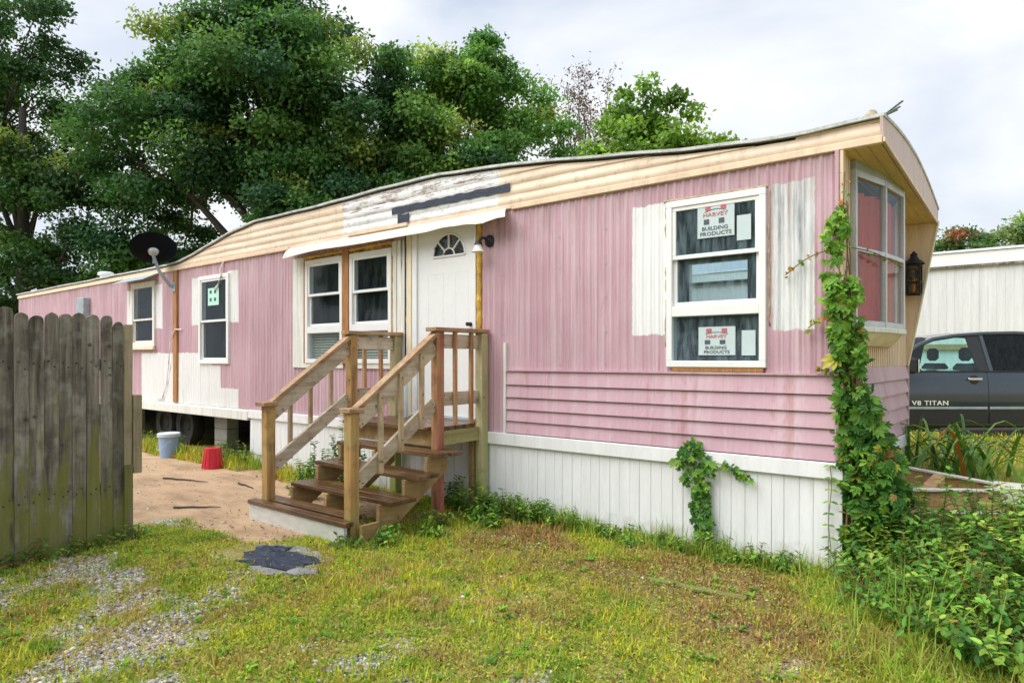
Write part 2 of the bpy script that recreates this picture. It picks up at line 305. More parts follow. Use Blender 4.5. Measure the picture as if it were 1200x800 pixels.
class MB:
    def __init__(s): s.v = []; s.f = []
    def add(s, v, f):
        k = len(s.v); s.v += [tuple(p) for p in v]; s.f += [tuple(i+k for i in q) for q in f]; return s
    def box(s, x0, x1, y0, y1, z0, z1):
        return s.add([(x0,y0,z0),(x1,y0,z0),(x1,y1,z0),(x0,y1,z0),(x0,y0,z1),(x1,y0,z1),(x1,y1,z1),(x0,y1,z1)],
                     [(0,3,2,1),(4,5,6,7),(0,1,5,4),(1,2,6,5),(2,3,7,6),(3,0,4,7)])
    def beam(s, p, q, w, h, up=(0,0,1)):
        p, q, up = Vector(p), Vector(q), Vector(up); d = (q-p).normalized(); sd = d.cross(up).normalized(); u = sd.cross(d)
        vs = [c + sd*a*w/2 + u*b_*h/2 for c in (p, q) for a, b_ in ((-1,-1),(1,-1),(1,1),(-1,1))]
        return s.add(vs, [(0,3,2,1),(4,5,6,7),(0,1,5,4),(1,2,6,5),(2,3,7,6),(3,0,4,7)][:0] + [(3,2,1,0),(4,5,6,7),(0,1,5,4),(1,2,6,5),(2,3,7,6),(3,0,4,7)])
    def prism(s, pts, n):                       # pts: planar polygon in 3D, n: extrusion vector
        k = len(pts); n = Vector(n); a = [Vector(p) for p in pts]
        return s.add(a + [p+n for p in a], [tuple(range(k-1,-1,-1)), tuple(range(k, 2*k))] + [(i,(i+1)%k,(i+1)%k+k,i+k) for i in range(k)])
    def tube(s, path, r, n=8, cap=True):
        path = [Vector(p) for p in path]; rs = r if hasattr(r, '__len__') else [r]*len(path); k = len(s.v); m_ = len(path)
        for i, p in enumerate(path):
            d = (path[min(i+1, m_-1)]-path[max(i-1, 0)]).normalized(); a = Vector((0,0,1)) if abs(d.z) < .9 else Vector((1,0,0))
            u = d.cross(a).normalized(); w = d.cross(u)
            for j in range(n):
                t = 2*math.pi*j/n; s.v.append(tuple(p + (u*math.cos(t)+w*math.sin(t))*rs[i]))
        for i in range(m_-1):
            for j in range(n):
                j2 = (j+1) % n; s.f.append((k+i*n+j, k+i*n+j2, k+(i+1)*n+j2, k+(i+1)*n+j))
        if cap: s.f += [tuple(k+j for j in range(n-1,-1,-1)), tuple(k+(m_-1)*n+j for j in range(n))]
        return s
    def lathe(s, prof, c=(0,0,0), n=24, axis=None):
        k = len(s.v); c = Vector(c); rot = Vector((0,0,1)).rotation_difference(Vector(axis)) if axis else None
        for r, z in prof:
            for j in range(n):
                t = 2*math.pi*j/n; p = Vector((r*math.cos(t), r*math.sin(t), z)); s.v.append(tuple(c + (rot @ p if rot else p)))
        for i in range(len(prof)-1):
            for j in range(n):
                j2 = (j+1) % n; s.f.append((k+i*n+j, k+i*n+j2, k+(i+1)*n+j2, k+(i+1)*n+j))
        return s
    def build(s, name, mat, parent=None, smooth=False, bevel=0, xf=None, local=False):
        me = bpy.data.meshes.new(name); v = s.v
        if parent is not None and parent.name.split('.')[0] in ('porch_stairs', 'picket_fence'): v = [tuple(c_+random.uniform(-.0028, .0028) for c_ in p) for p in v]     # warped old lumber
        if xf is not None: v = [tuple(xf @ Vector(p)) for p in v]
        me.from_pydata(v, [], s.f)
        bm = bmesh.new(); bm.from_mesh(me); bmesh.ops.delete(bm, geom=[q for q in bm.verts if not q.link_faces], context='VERTS'); bmesh.ops.recalc_face_normals(bm, faces=bm.faces)
        if bevel: bmesh.ops.bevel(bm, geom=[e for e in bm.edges if e.is_manifold and e.calc_face_angle(0) > .5], offset=bevel, segments=1, affect='EDGES', profile=.5, clamp_overlap=True)
        bm.to_mesh(me); bm.free()
        if smooth:
            me.polygons.foreach_set('use_smooth', [True]*len(me.polygons))
            if smooth != 'all': me.set_sharp_from_angle(angle=R(40))
        me.update(); return link(name, me, mat, parent, local)
def np_mesh(name, V, faces, mat, parent=None, colors=None, smooth=False):
    """faces: list of integer arrays, each (n, k)"""
    me = bpy.data.meshes.new(name); V = np.asarray(V, np.float32)
    me.vertices.add(len(V)); me.vertices.foreach_set('co', V.ravel())
    tot = np.concatenate([np.full(len(f), f.shape[1], np.int32) for f in faces]); lv = np.concatenate([f.ravel() for f in faces]).astype(np.int32)
    me.loops.add(len(lv)); me.loops.foreach_set('vertex_index', lv)
    me.polygons.add(len(tot)); st = np.zeros(len(tot), np.int32); st[1:] = np.cumsum(tot)[:-1]
    me.polygons.foreach_set('loop_start', st)
    if smooth: me.polygons.foreach_set('use_smooth', np.ones(len(tot), bool))
    me.update(calc_edges=True)
    if colors is not None:
        a = me.color_attributes.new('Col', 'FLOAT_COLOR', 'POINT'); c = np.ones((len(V), 4), np.float32); c[:, :3] = colors; a.data.foreach_set('color', c.ravel())
    return link(name, me, mat, parent)
def unit(a): return a/np.maximum(np.linalg.norm(a, axis=1, keepdims=True), 1e-9)
def leaves(P, U, Nn, L, W, C, fold=.12, droop=0., oval=False):
    """one folded leaf for each base point: returns V, [faces], colours"""
    n = len(P); U = unit(U); S = unit(np.cross(Nn, U)); Nn = np.cross(U, S); L = np.broadcast_to(L, n)[:, None]; W = np.broadcast_to(W, n)[:, None]
    def at(u, w, h): return P + U*L*u + S*W*w + Nn*L*h
    if oval: pts = [at(0,0,0), at(.28,-.42,fold), at(.68,-.40,fold-droop*.5), at(1,0,-droop), at(.68,.40,fold-droop*.5), at(.28,.42,fold)]; fc = [(0,1,2,3),(0,3,4,5)]
    else: pts = [at(0,0,0), at(.45,-.5,fold), at(1,0,-droop), at(.45,.5,fold)]; fc = [(0,1,2),(0,2,3)]
    k = len(pts); V = np.stack(pts, 1).reshape(-1, 3); base = (np.arange(n)*k)[:, None]
    return V, [np.concatenate([base+np.array(f)[None] for f in fc])], np.repeat(C, k, 0)
def join(parts):
    Vs, Fs, Cs, k = [], {}, [], 0
    for V, F, C in parts:
        for f in F: Fs.setdefault(f.shape[1], []).append(f+k)
        Vs.append(V); Cs.append(C); k += len(V)
    return np.concatenate(Vs), [np.concatenate(x) for x in Fs.values()], np.concatenate(Cs)
def palette(n, cols, w=None, jit=.18):
    cols = np.array(cols); i = rng.choice(len(cols), n, p=None if w is None else np.array(w)/sum(w))
    return np.clip(cols[i]*(1+jit*rng.standard_normal((n, 1))*.7), .004, 1)
def vnoise(x, y, s, seed=0, octs=3):
    out = np.zeros_like(x, float); amp = 1; tot = 0
    for o in range(octs):
        g = np.random.default_rng(seed+o*17).random((64, 64)); u = x*s+31.7*o; v = y*s+11.3*o
        i = np.floor(u).astype(int); j = np.floor(v).astype(int); a = u-i; b_ = v-j; a = a*a*(3-2*a); b_ = b_*b_*(3-2*b_)
        G = lambda p, q: g[p % 64, q % 64]
        out += amp*((G(i,j)*(1-a)+G(i+1,j)*a)*(1-b_)+(G(i,j+1)*(1-a)+G(i+1,j+1)*a)*b_); tot += amp; amp *= .5; s *= 2.1
    return out/tot
def ss(t): t = np.clip(t, 0, 1); return t*t*(3-2*t)

# ------------------------------------------------------------------ ground
def H(x, y):
    x = np.asarray(x, float); y = np.asarray(y, float)
    D = -(x-1.2)*.631+(y+5.19)*.776; L = (x-1.2)*.776+(y+5.19)*.631
    z = (vnoise(x, y, .7, 3, 2)-.5)*.10 + (vnoise(x, y, 3.5, 5, 2)-.5)*.025
    near = ss((8.5-np.hypot(x+1.5, y+1.5))/3); z = z*near + z*.4*(1-near)
    z +=   .50*ss((D-4.6)/3.4)*ss((L-3.1)/1.1)*(1-ss((D-8.95)/.8))      # grassy bank that ends above the drive
    z += 1.2*ss((y-11.6)/6)
    drv = ss((-3.5-x)/.6)*ss((y+2.6)/.5); z = z*(1-.6*drv) - .02*drv     # packed dirt drive
    inside = ss((y+.0)/.3)*ss((2.9-y)/.3)*ss((.0-x)/.3)
    return z*(1-inside)
def masks(x, y):
    e = (vnoise(x, y, 1.6, 21, 3)-.5)
    dirt = ss((-3.75-x+e*.7)/.25)*ss((y+2.42+e*.5)/.22)*ss((-.30-y+e*.4)/.2)
    dirt = np.maximum(dirt, ss((-5.2-x)/.4)*ss((y+3.2)/.4)*ss((-.30-y)/.2))
    g = .6*vnoise(x*.8+y*.5, y-x*.2, 1.5, 40, 3)+.4*vnoise(x, y, 5.0, 47, 3)
    gravel = ss((g-.575-.10*ss((y+2.6)/1.2)+.10*ss((-2.6-y)/.8)-.15*ss((y+1.6)/.6))/.16)*(1-ss((x-.6)/.5))
    br = vnoise(x, y, 1.3, 60, 3)
    band = np.exp(-((y+.82)/.52)**2)*ss((x+2.9)/.6)*ss((1.2-x)/.5)
    band2 = np.exp(-((y+1.35-.1*x)/.35)**2)*ss((x+.8)/.6)
    brown = np.clip(1.7*np.maximum(band, .9*band2)*ss((br-.30)/.22), 0, 1)
    return dirt, gravel*(1-dirt), brown*(1-dirt)
def axis_pts(lo, hi, step, far):
    a = np.arange(lo, hi+1e-6, step); o = np.array([.3, .8, 1.6, 3, 5, 8, 13, 20, 32, 55, 100, 200, far])
    return np.concatenate([lo-o[::-1], a, hi+o])
gx = axis_pts(-9.5, 4.5, .06, 600); gy = axis_pts(-4.6, 4.6, .06, 600)
GX, GY = np.meshgrid(gx, gy); GZ = H(GX, GY)
ni, nj = len(gy), len(gx); idx = np.arange(ni*nj).reshape(ni, nj)
F = np.stack([idx[:-1,:-1], idx[:-1,1:], idx[1:,1:], idx[1:,:-1]], -1).reshape(-1, 4)
dm, gm, bmk = masks(GX, GY)
m, nt, b, pos = new_mat('yard_soil')
at_ = nd(nt, 'ShaderNodeAttribute', attribute_name='Col').outputs['Color']; sp = nd(nt, 'ShaderNodeSeparateColor', {0: at_})
n1_ = noise(nt, pos, 2.2, 4); n2_ = noise(nt, pos, 28, 4, .7); vo = nd(nt, 'ShaderNodeTexVoronoi', {'Vector': pos, 'Scale': 75}); 
turf = ramp(nt, n2_, [(.3, (.14, .13, .03)), (.55, (.30, .26, .06)), (.75, (.44, .33, .12))])
damp = ramp(nt, noise(nt, pos, 1, 5, .7, (1.4, 3.2, 1)), [(.46, 0), (.66, .7)])
dirt = mix(nt, .5, ramp(nt, n1_, [(.3, (.42, .265, .145)), (.7, (.56, .39, .24))]), ramp(nt, noise(nt, pos, 90, 3, .8), [(.3, (.36, .23, .13)), (.7, (.60, .45, .31))]))
grav = ramp(nt, nd(nt, 'ShaderNodeSeparateColor', {0: vo.outputs['Color']}).outputs[0], [(.1, (.16, .15, .15)), (.5, (.36, .33, .30)), (.9, (.60, .57, .53))])
brn = ramp(nt, n2_, [(.3, (.10, .065, .035)), (.6, (.26, .17, .08)), (.8, (.38, .27, .14))])
c = mix(nt, sp.outputs[1], turf, grav); c = mix(nt, sp.outputs[2], c, brn); c = mix(nt, sp.outputs[0], c, mix(nt, damp, dirt, (.24, .15, .085)))
setcol(nt, b, c); b.inputs['Roughness'].default_value = .95; bump(nt, b, mth(nt, 'ADD', n2_, noise(nt, pos, 110, 2)), .5, .02)
ground = np_mesh('ground', np.stack([GX, GY, GZ], -1).reshape(-1, 3), [F], m, colors=np.stack([dm, gm, bmk], -1).reshape(-1, 3), smooth=True)
tag(ground, kind='structure')

# ------------------------------------------------------------------ mobile home
home = root('mobile_home', (-9.4, 1.3, 0), 'long pink ribbed metal mobile home with white skirting and tan fascia', 'mobile home')
HB = home; W = 2.66; ZB, ZT = .757, 2.985; XL = -18.8
PX = [-18.9, -10.6, -10.2, -9.6, -9.05, -8.4, -7.8, -6.7, -5, -4, -3, -2.03, -1.2, -.6, -.2, .27]
PZ = [3.06, 3.07, 3.08, 3.17, 3.28, 3.39, 3.45, 3.455, 3.475, 3.48, 3.41, 3.29, 3.195, 3.145, 3.13, 3.14]
def zr(x): return float(np.interp(x, PX, PZ)) + .004*math.sin(x*2.3)+.0025*math.sin(x*7.3+1)
OPEN = [(-12.04, -11.07, 1.72, 2.87), (-9.46, -8.52, 1.42, 2.80), (-6.52, -5.72, 1.44, 2.79), (-5.58, -4.80, 1.44, 2.79), (-4.37, -3.49, .93, 2.97), (-1.33, -.51, 1.43, 2.80)]
def spans(x0, x1, z0, z1, ops):
    xs = sorted({x0, x1, *[v for o in ops for v in o[:2] if x0 < v < x1]})
    for a, b_ in zip(xs, xs[1:]):
        mid = (a+b_)/2; o = [q for q in ops if q[0] < mid < q[1]]
        if not o: yield a, b_, z0, z1
        else:
            if o[0][2] > z0: yield a, b_, z0, min(o[0][2], z1)
            if o[0][3] < z1: yield a, b_, max(o[0][3], z0), z1
PITCH = .076
def rib(x):
    t = (x/PITCH) % 1
    return -.010*np.interp(t, [0, .10, .22, .45, .57, .68, .74, .82, .88, 1], [0, 0, 1, 1, 0, 0, .35, .35, 0, 0])
def ribbed(a, b_, z0, z1):
    ts = np.array([0, .10, .22, .45, .57, .68, .74, .82, .88]); k0 = math.floor(a/PITCH); k1 = math.ceil(b_/PITCH)
    xs = np.unique(np.clip(np.concatenate([(k+ts)*PITCH for k in range(k0, k1+1)]), a, b_)); n = len(xs)
    zs = np.linspace(z0, z1, max(2, int((z1-z0)/.35)+1))
    V = np.array([(x, rib(x)+.0025*math.sin(x*2.3+z*4)+.002*math.sin(x*6.1-z*2.2), z) for z in zs for x in xs]); m_ = len(zs)
    f = np.array([(r*n+i, r*n+i+1, (r+1)*n+i+1, (r+1)*n+i) for r in range(m_-1) for i in range(n-1)])
    return V, f
# ribbed sheets: seams every few sheets
seams = [XL, -16.4, -14.0, -11.6, -10.28, -7.9, -6.82, -4.38, -3.09, 0.0]
for a, b_ in zip(seams, seams[1:]):
    lo = 1.377 if a >= -3.1 else ZB
    Vs, Fs, k = [], [], 0
    for p, q, z0, z1 in spans(a, b_, lo, ZT+.01, OPEN):
        V, f = ribbed(p, q, z0, z1); Vs.append(V); Fs.append(f+k); k += len(V)
    np_mesh('wall_sheet', np.concatenate(Vs), [np.concatenate(Fs)], 'pink', HB)
screw_me = None
for sx_ in [s_ for s_ in seams[4:]]+[-2.4, -1.9]:
    for z_ in np.arange(1.45 if sx_ > -3.2 else .85, 2.95, .30):
        if any(o_[0]-.02 < sx_ < o_[1]+.02 and o_[2]-.02 < z_ < o_[3]+.02 for o_ in OPEN): continue
        if screw_me is None:
            o_ = MB().lathe([(0, .004), (.006, .003), (.0075, 0)], (0, 0, 0), 8, axis=(0, -1, 0)).build('screw', 'galv', HB); screw_me = o_.data
        else: o_ = link('screw', screw_me, None, HB)
        o_.location = (sx_-.03, -.0115, float(z_)+random.uniform(-.02, .02))
# inner wall, floor, ceiling, far wall
mb = MB()
for p, q, z0, z1 in spans(XL, 0, .80, 2.95, OPEN): mb.box(p, q, .05, .07, z0, z1)
mb.build('inner_wall', 'inside', HB)
FO = [(-2.35, -1.55, 2.12, 2.70), (-6.3, -5.4, 1.9, 2.6)]
mb = MB()
for p, q, z0, z1 in spans(XL, 0, .757, 2.95, FO): mb.box(p, q, W-.06, W-.01, z0, z1)
mb.build('rear_wall', 'inside', HB)
mb = MB()
for p, q, z0, z1 in spans(XL, 0, .757, 2.95, FO): mb.box(p, q, W-.008, W, z0, z1)
mb.build('rear_wall_sheet', 'lap', HB)
for (p, q, z0, z1) in FO:
    fr_ = MB().box(p, q, W-.07, W+.02, z0, z0+.04).box(p, q, W-.07, W+.02, z1-.04, z1).box(p, p+.04, W-.07, W+.02, z0, z1).box(q-.04, q, W-.07, W+.02, z0, z1).box(p, q, W-.05, W, (z0+z1)/2-.02, (z0+z1)/2+.02).build('window', 'white', HB)
    MB().box(p, q, W-.03, W-.025, z0, z1).build('pane', 'glass', fr_)
MB().box(XL, -.02, .02, W-.01, .70, .80).build('floor_deck', 'dark', HB)
MB().box(XL, -.0, .02, W-.02, 2.95, 2.97).build('ceiling', 'inside', HB)
MB().box(XL, XL+.03, -.005, W, ZB, 3.05).build('end_wall_far', 'lap', HB)
MB().box(-5.2, -5.15, .4, W-.07, .8, 2.95).build('partition', 'inside', HB)
MB().box(-8.0, -7.95, .08, W-.07, .8, 2.95).build('partition', 'inside', HB)
# lap boards
lapz = [ZB, .875, .99, 1.11, 1.235, 1.377]
for z0, z1 in zip(lapz, lapz[1:]):
    MB().prism([(-3.07, -.031, z0+.006), (-3.07, -.005, z0+.006), (-3.07, -.005, z1), (-3.07, -.012, z1), (-3.07, -.031, z0+.012)], (3.045, 0, 0)).build('lap_board', 'lap', HB)
MB().box(-3.10, -3.072, -.036, -.002, ZB-.02, 1.66).build('channel_trim', 'oldwhite', HB)
MB().box(-3.07, -.02, -.034, -.004, 1.377, 1.392).build('lap_cap', 'lap', HB)
# corner trims
MB().box(-.025, .004, -.042, .004, ZB, ZT).build('corner_trim', 'lap', HB, bevel=.004)
MB().box(.004, .030, -.030, .05, .757, 3.0).build('corner_trim', 'tan', HB, bevel=.004)
# sill band and skirting
MB().box(-7.95, .03, -.045, .0, .637, ZB-.002).build('skirt_band', 'skirt', HB, bevel=.004)
MB().prism([(XL, -.05, .60), (XL, -.005, .60), (XL, -.005, ZB-.003), (XL, -.05, ZB-.02)], (XL*-1-7.951, 0, 0)).build('sill_beam', 'oldwhite', HB, bevel=.004)
x = -7.93; k = 0
while x < -.02:
    w = min([.098, .104, .091, .110][k % 4], .025-x)
    tilt = .004*math.sin(k*1.7); bot = -.06
    zb_ = bot if x > -7.6 else .12
    V = [(x+.001, -.018+tilt, zb_), (x+w-.001, -.018+tilt, zb_), (x+w-.001, -.012, .64), (x+.001, -.012, .64)]
    MB().prism(V, (0, .012, 0)).build('skirt_panel', 'skirt', HB, bevel=.003); x += w; k += 1
MB().box(-7.9, -.03, -.004, .02, -.06, .64).build('skirt_backing', 'oldwhite', HB)
MB().box(XL, 0, W-.05, W-.02, -.06, .757).build('rear_dark_screen', 'dark', HB)  # unseen sheet, added near-black to keep the underside dark
MB().box(XL, XL+.03, .0, W, -.06, .757).build('far_dark_screen', 'dark', HB)  # same at the far end, added to shut light out below
for yy in (.55, 2.1): MB().box(XL+.1, -.1, yy-.05, yy+.05, .50, .70).build('chassis_beam', 'dark', HB)
# end wall
BAY = [(.035, .264), (.143, .76), (.19, 1.25), (.04, 1.78)]
EO = [(.264, 1.78, 1.73, 2.90)]
mb = MB()
for p, q, z0, z1 in spans(.0, W, 1.43, 2.97, EO):
    n_ = max(1, round((q-p)/.04))
    for i in range(n_):
        y0 = p+(q-p)*i/n_; y1 = p+(q-p)*(i+1)/n_; mb.box(-.02, .012+(.006 if i % 2 else 0), y0, y1, z0, z1)
mb.build('end_wall_sheet', 'tan', HB)
elz = [ZB, .885, 1.02, 1.155, 1.29, 1.43]
for z0, z1 in zip(elz, elz[1:]):
    MB().prism([(.036, .052, z0+.007), (-.02, .052, z0+.007), (-.02, .052, z1), (.010, .052, z1), (.036, .052, z0+.014)], (0, W-.06, 0)).build('lap_board', 'lap', HB)
MB().box(.0, .034, W-.008, W+.02, ZB, 1.43).build('corner_trim', 'lap', HB, bevel=.003)
MB().box(-.01, .045, -.02, W+.01, .637, ZB-.002).build('skirt_band', 'skirt', HB, bevel=.004)
for i in range(26):
    y0 = .0+i*.102; MB().box(-.005, .016+.003*math.sin(i*2.1), y0+.002, y0+.100, -.05, .64).build('skirt_panel', 'skirt', HB, bevel=.003)
# fascia: horizontal ribs up to the roof line
xs = np.append(np.arange(-10.6, .2701, .1), .27)
for k in range(4):
    z0 = 3.028+k*.1; V, f = [], []
    for i, x in enumerate(xs):
        t = max(z0+.0005, min(z0+(.1 if k < 3 else .2), zr(x)-.01)); y0 = -.012-.0012*math.sin(x*5+k)
        for zz, yy in ((z0, y0), (z0+(t-z0)*.22, y0-.011), (z0+(t-z0)*.55, y0-.011), (z0+(t-z0)*.80, y0-.001))+((t, y0),): V.append((x, yy, zz))
    n_ = len(xs)
    for i in range(n_-1):
        if zr(xs[i])-.01 > z0+.004 or zr(xs[i+1])-.01 > z0+.004:
            for r in range(4): f.append((i*5+r, (i+1)*5+r, (i+1)*5+r+1, i*5+r+1))
    if f:
        MB().add(V, f).build('fascia_rib', 'mansard', HB, smooth=True)
for a, b_ in ((XL, -14.2), (-14.2, -10.22), (-10.22, -6.9), (-3.0, .275)):
    MB().box(a, b_, -.036, .01, 2.978, 3.030).build('eave_trim', 'tan' if a > -14 else 'cream', HB, bevel=.005)
MB().box(-6.9, -3.0, -.030, .01, 2.99, 3.032).build('eave_trim', 'mansard', HB, bevel=.005)
# the fascia over the far half is only a strip
MB().box(XL, -10.5, -.02, .01, 3.03, 3.065).build('fascia_strip', 'tan', HB)
# roof
xs = np.concatenate([np.arange(XL-.05, -10.6, .4), np.arange(-10.6, .29, .1), [.29]]); ts = np.linspace(0, 1, 9)
def zarc(x, t): return zr(x) + .085*math.sin(math.pi*t) - .17*t*t
V = [(x, -.05+(W+.1)*t, zarc(x, t)+.012+dz) for dz in (0, .024) for x in xs for t in ts]
n_, m_ = len(xs), len(ts); f = []
for s_ in (0, 1):
    o_ = s_*n_*m_
    for i in range(n_-1):
        for j in range(m_-1): q = (o_+i*m_+j, o_+i*m_+j+1, o_+(i+1)*m_+j+1, o_+(i+1)*m_+j); f.append(q if s_ == 0 else q[::-1])
o_ = n_*m_
for i in range(n_-1):
    for j in (0, m_-1): f.append((i*m_+j, (i+1)*m_+j, o_+(i+1)*m_+j, o_+i*m_+j))
for j in range(m_-1):
    for i in (0, n_-1): f.append((i*m_+j, i*m_+j+1, o_+i*m_+j+1, o_+i*m_+j))
roof = MB().add(V, f).build('roof', 'roof', HB)
MB().lathe([(0, .0), (.11, 0), (.11, .13), (.15, .14), (.15, .19), (.11, .21), (0, .21)], (-14.15, .3, zr(-14.15)+.03), 16).build('vent_pipe', 'white', roof, smooth=True)
MB().lathe([(0, -.01), (.02, -.012), (.022, -.036), (.034, -.038), (.042, -.01), (.038, .024), (.024, .034), (0, .034)], (.17, .16, zr(.17)+.095), 14, axis=(.5, -.8, .2)).build('vent_cap', 'caulk', roof, smooth=True)
mb = MB()
for i in range(5): mb.beam((.24, .10, zr(.2)+.05), (.31+.02*i, .14-.03*i, zr(.2)+.09+.02*math.sin(i*2)), .022, .004)
mb.build('torn_flashing', 'galv', roof)
# overhanging gable end
MB().prism([(x, -.010, zz) for x, zz in ((-.30, 3.03), (.262, 3.03), (.262, zr(.262)+.008), (-.02, zr(-.02)+.008), (-.30, zr(-.30)+.008))], (0, .02, 0)).build('eave_filler', 'tan', HB)
mb = MB(); bot = [(.262, -.02, 2.995), (.262, W+.02, 2.84)]
top = [(.262, -.05+(W+.1)*t, zarc(.27, t)+.010) for t in np.linspace(1, 0, 13)]
mb.prism(bot+top, (.02, 0, 0)).build('gable_fascia', 'gable', HB)
mb = MB()
mb.beam((.286, -.03, 3.0), (.286, W+.03, 2.845), .012, .03).build('gable_trim', 'tan', HB)
for i in range(3):
    x0, x1 = .012+i*.083, .012+(i+1)*.083-.003
    MB().prism([(x0, -.018, 2.985), (x1, -.018, 2.985), (x1, W, 2.85), (x0, W, 2.85)], (0, 0, .012)).build('soffit_board', 'soffit', HB)
MB().prism([(.012, W-.03, 1.46), (.034, W-.03, 1.45), (.285, W-.03, 2.85), (.012, W-.03, 2.85)], (0, .03, 0)).build('wing_wall', 'tan', HB)
MB().beam((.030, W-.015, 1.43), (.292, W-.015, 2.86), .05, .012).build('wing_trim', 'cream', HB)

# bay window
bay = MB()
def bpt(i, off=0.): return (BAY[i][0]+off, BAY[i][1])
for i in range(4):
    x, y = BAY[i]; bay.box(x-.022, x+.022, y-.022, y+.022, 1.745, 2.90)
for i in range(3):
    for z, h in ((1.765, .045), (2.315, .035), (2.875, .05)): bay.beam((*BAY[i], z), (*BAY[i+1], z), .04, h)
bay = bay.build('bay_window', 'alu', HB, bevel=.003)
for i in range(3):
    for z0, z1 in ((1.785, 2.30), (2.33, 2.855)):
        MB().beam((*BAY[i], (z0+z1)/2), (*BAY[i+1], (z0+z1)/2), .005, z1-z0).build('pane', 'glass', bay)
out = [(p[0]+.02, p[1]) for p in BAY]
MB().prism([(.0, .24, 1.70), (.06, .24, 1.70), (.175, .75, 1.70), (.225, 1.26, 1.70), (.06, 1.80, 1.70), (0, 1.80, 1.70)], (0, 0, .042)).build('bay_sill', 'oldwhite', bay, bevel=.006)
lo = [(.012, .34, 1.60), (.03, .36, 1.60), (.09, .78, 1.60), (.12, 1.24, 1.60), (.03, 1.70, 1.60), (.012, 1.70, 1.60)]; hi = [(.012, .26, 1.70), (.05, .26, 1.70), (.155, .76, 1.70), (.20, 1.25, 1.70), (.05, 1.78, 1.70), (.012, 1.78, 1.70)]
MB().add(lo+hi, [(5,4,3,2,1,0), (6,7,8,9,10,11)]+[(i, (i+1) % 6, (i+1) % 6+6, i+6) for i in range(6)]).build('bay_bottom', 'tan', bay)
MB().prism([(.0, .25, 2.90), (.05, .25, 2.90), (.155, .76, 2.90), (.20, 1.25, 2.90), (.05, 1.79, 2.90), (0, 1.79, 2.90)], (0, 0, .07)).build('bay_head', 'galv', bay)

def window(x0, x1, z0, z1, units, mat='white', fw=.055, y0=-.040, glass='glass', dark=False):
    """outer frame with one or more units: ('double', zlo, zhi, zmeet) or ('fixed', zlo, zhi)"""
    mb = MB().box(x0, x1, y0, .06, z0, z0+fw).box(x0, x1, y0, .06, z1-fw, z1).box(x0, x0+fw, y0, .06, z0+fw, z1-fw).box(x1-fw, x1, y0, .06, z0+fw, z1-fw)
    for u in units[1:]: mb.box(x0+fw, x1-fw, y0+.001, .06, u[2], u[2]+.085)
    w_ = mb.build('window', mat, HB, bevel=.004)
    a, c_ = x0+fw, x1-fw
    for u in units:
        lo_, hi_ = max(u[1], z0+fw), min(u[2], z1-fw)
        if u[0] == 'double':
            zm = u[3]; s_ = .032
            for zl, zh, yy in ((zm-.02, hi_, -.018), (lo_, zm+.02, .010)):
                mb = MB().box(a, c_, yy-.012, yy+.012, zl, zl+s_).box(a, c_, yy-.012, yy+.012, zh-s_, zh).box(a, a+s_, yy-.012, yy+.012, zl+s_, zh-s_).box(c_-s_, c_, yy-.012, yy+.012, zl+s_, zh-s_)
                mb.build('sash', mat, w_, bevel=.003)
                MB().box(a+s_, c_-s_, yy-.002, yy+.002, zl+s_, zh-s_).build('pane', glass, w_)
        else:
            MB().box(a, c_, .0, .004, lo_, hi_).build('pane', glass, w_)
    return w_
wA = window(-12.04, -11.07, 1.72, 2.87, [('double', 1.72, 2.87, 2.20)], 'oldwhite', .07)
MB().box(-12.08, -11.03, -.075, -.04, 1.66, 1.72).build('sill', 'cream', wA, bevel=.004)
MB().prism([(-12.31, -.015, 2.995), (-12.31, -.26, 2.87), (-12.31, -.26, 2.862), (-12.31, -.015, 2.97)], (1.34, 0, 0)).build('hood', 'galv', wA)
wB = window(-9.46, -8.52, 1.42, 2.80, [('double', 1.42, 2.80, 2.09)], 'white', .06)
wL = window(-6.52, -5.72, 1.44, 2.79, [('double', 1.92, 2.79, 2.33), ('fixed', 1.44, 1.83)], 'white')
wR = window(-5.58, -4.80, 1.44, 2.79, [('double', 1.92, 2.79, 2.32), ('fixed', 1.44, 1.83)], 'white')
wC = window(-1.33, -.51, 1.43, 2.80, [('double', 1.932, 2.80, 2.335), ('fixed', 1.43, 1.845)], 'white', .052, glass='glass_grime_reflect')
MB().box(-1.28, -.53, -.034, -.005, 1.395, 1.428).build('sill_gap', 'rustwood', wC)
def foam(x0, x1, z0, z1, y, seed, r=.02, parent=HB, mat='foam'):
    rs = random.Random(seed); n_ = max(4, int(math.hypot(x1-x0, z1-z0)/.05)); p = []
    for i in range(n_+1):
        t = i/n_; p.append((x0+(x1-x0)*t+rs.uniform(-.004, .004), y+rs.uniform(-.004, .004), z0+(z1-z0)*t))
    return MB().tube(p, [r*rs.uniform(.6, 1.15) for _ in p], 7).build('foam_bead', mat, parent, smooth='all')
foam(-1.36, -.50, 2.815, 2.81, -.006, 1, .013, mat='caulk'); foam(-.497, -.495, 1.75, 2.81, -.004, 2, .010, mat='caulk'); foam(-1.345, -1.345, 1.6, 2.80, -.004, 3, .010, mat='caulk')
for bx0, bx1, lb in ((-6.46, -5.78, 'dusty blind in the low pane far from the white door'), (-5.52, -4.86, 'dusty blind in the low pane close to the white door')):
    r = root('window_blind', ((bx0+bx1)/2, .045, 1.47), lb, 'blind', 'blinds beside the door')
    for k in range(11): MB().prism([(bx0, .036, 1.475+k*.034), (bx1, .036, 1.475+k*.034), (bx1, .050, 1.503+k*.034), (bx0, .050, 1.503+k*.034)], (0, .001, 0)).build('slat', 'blind', r)
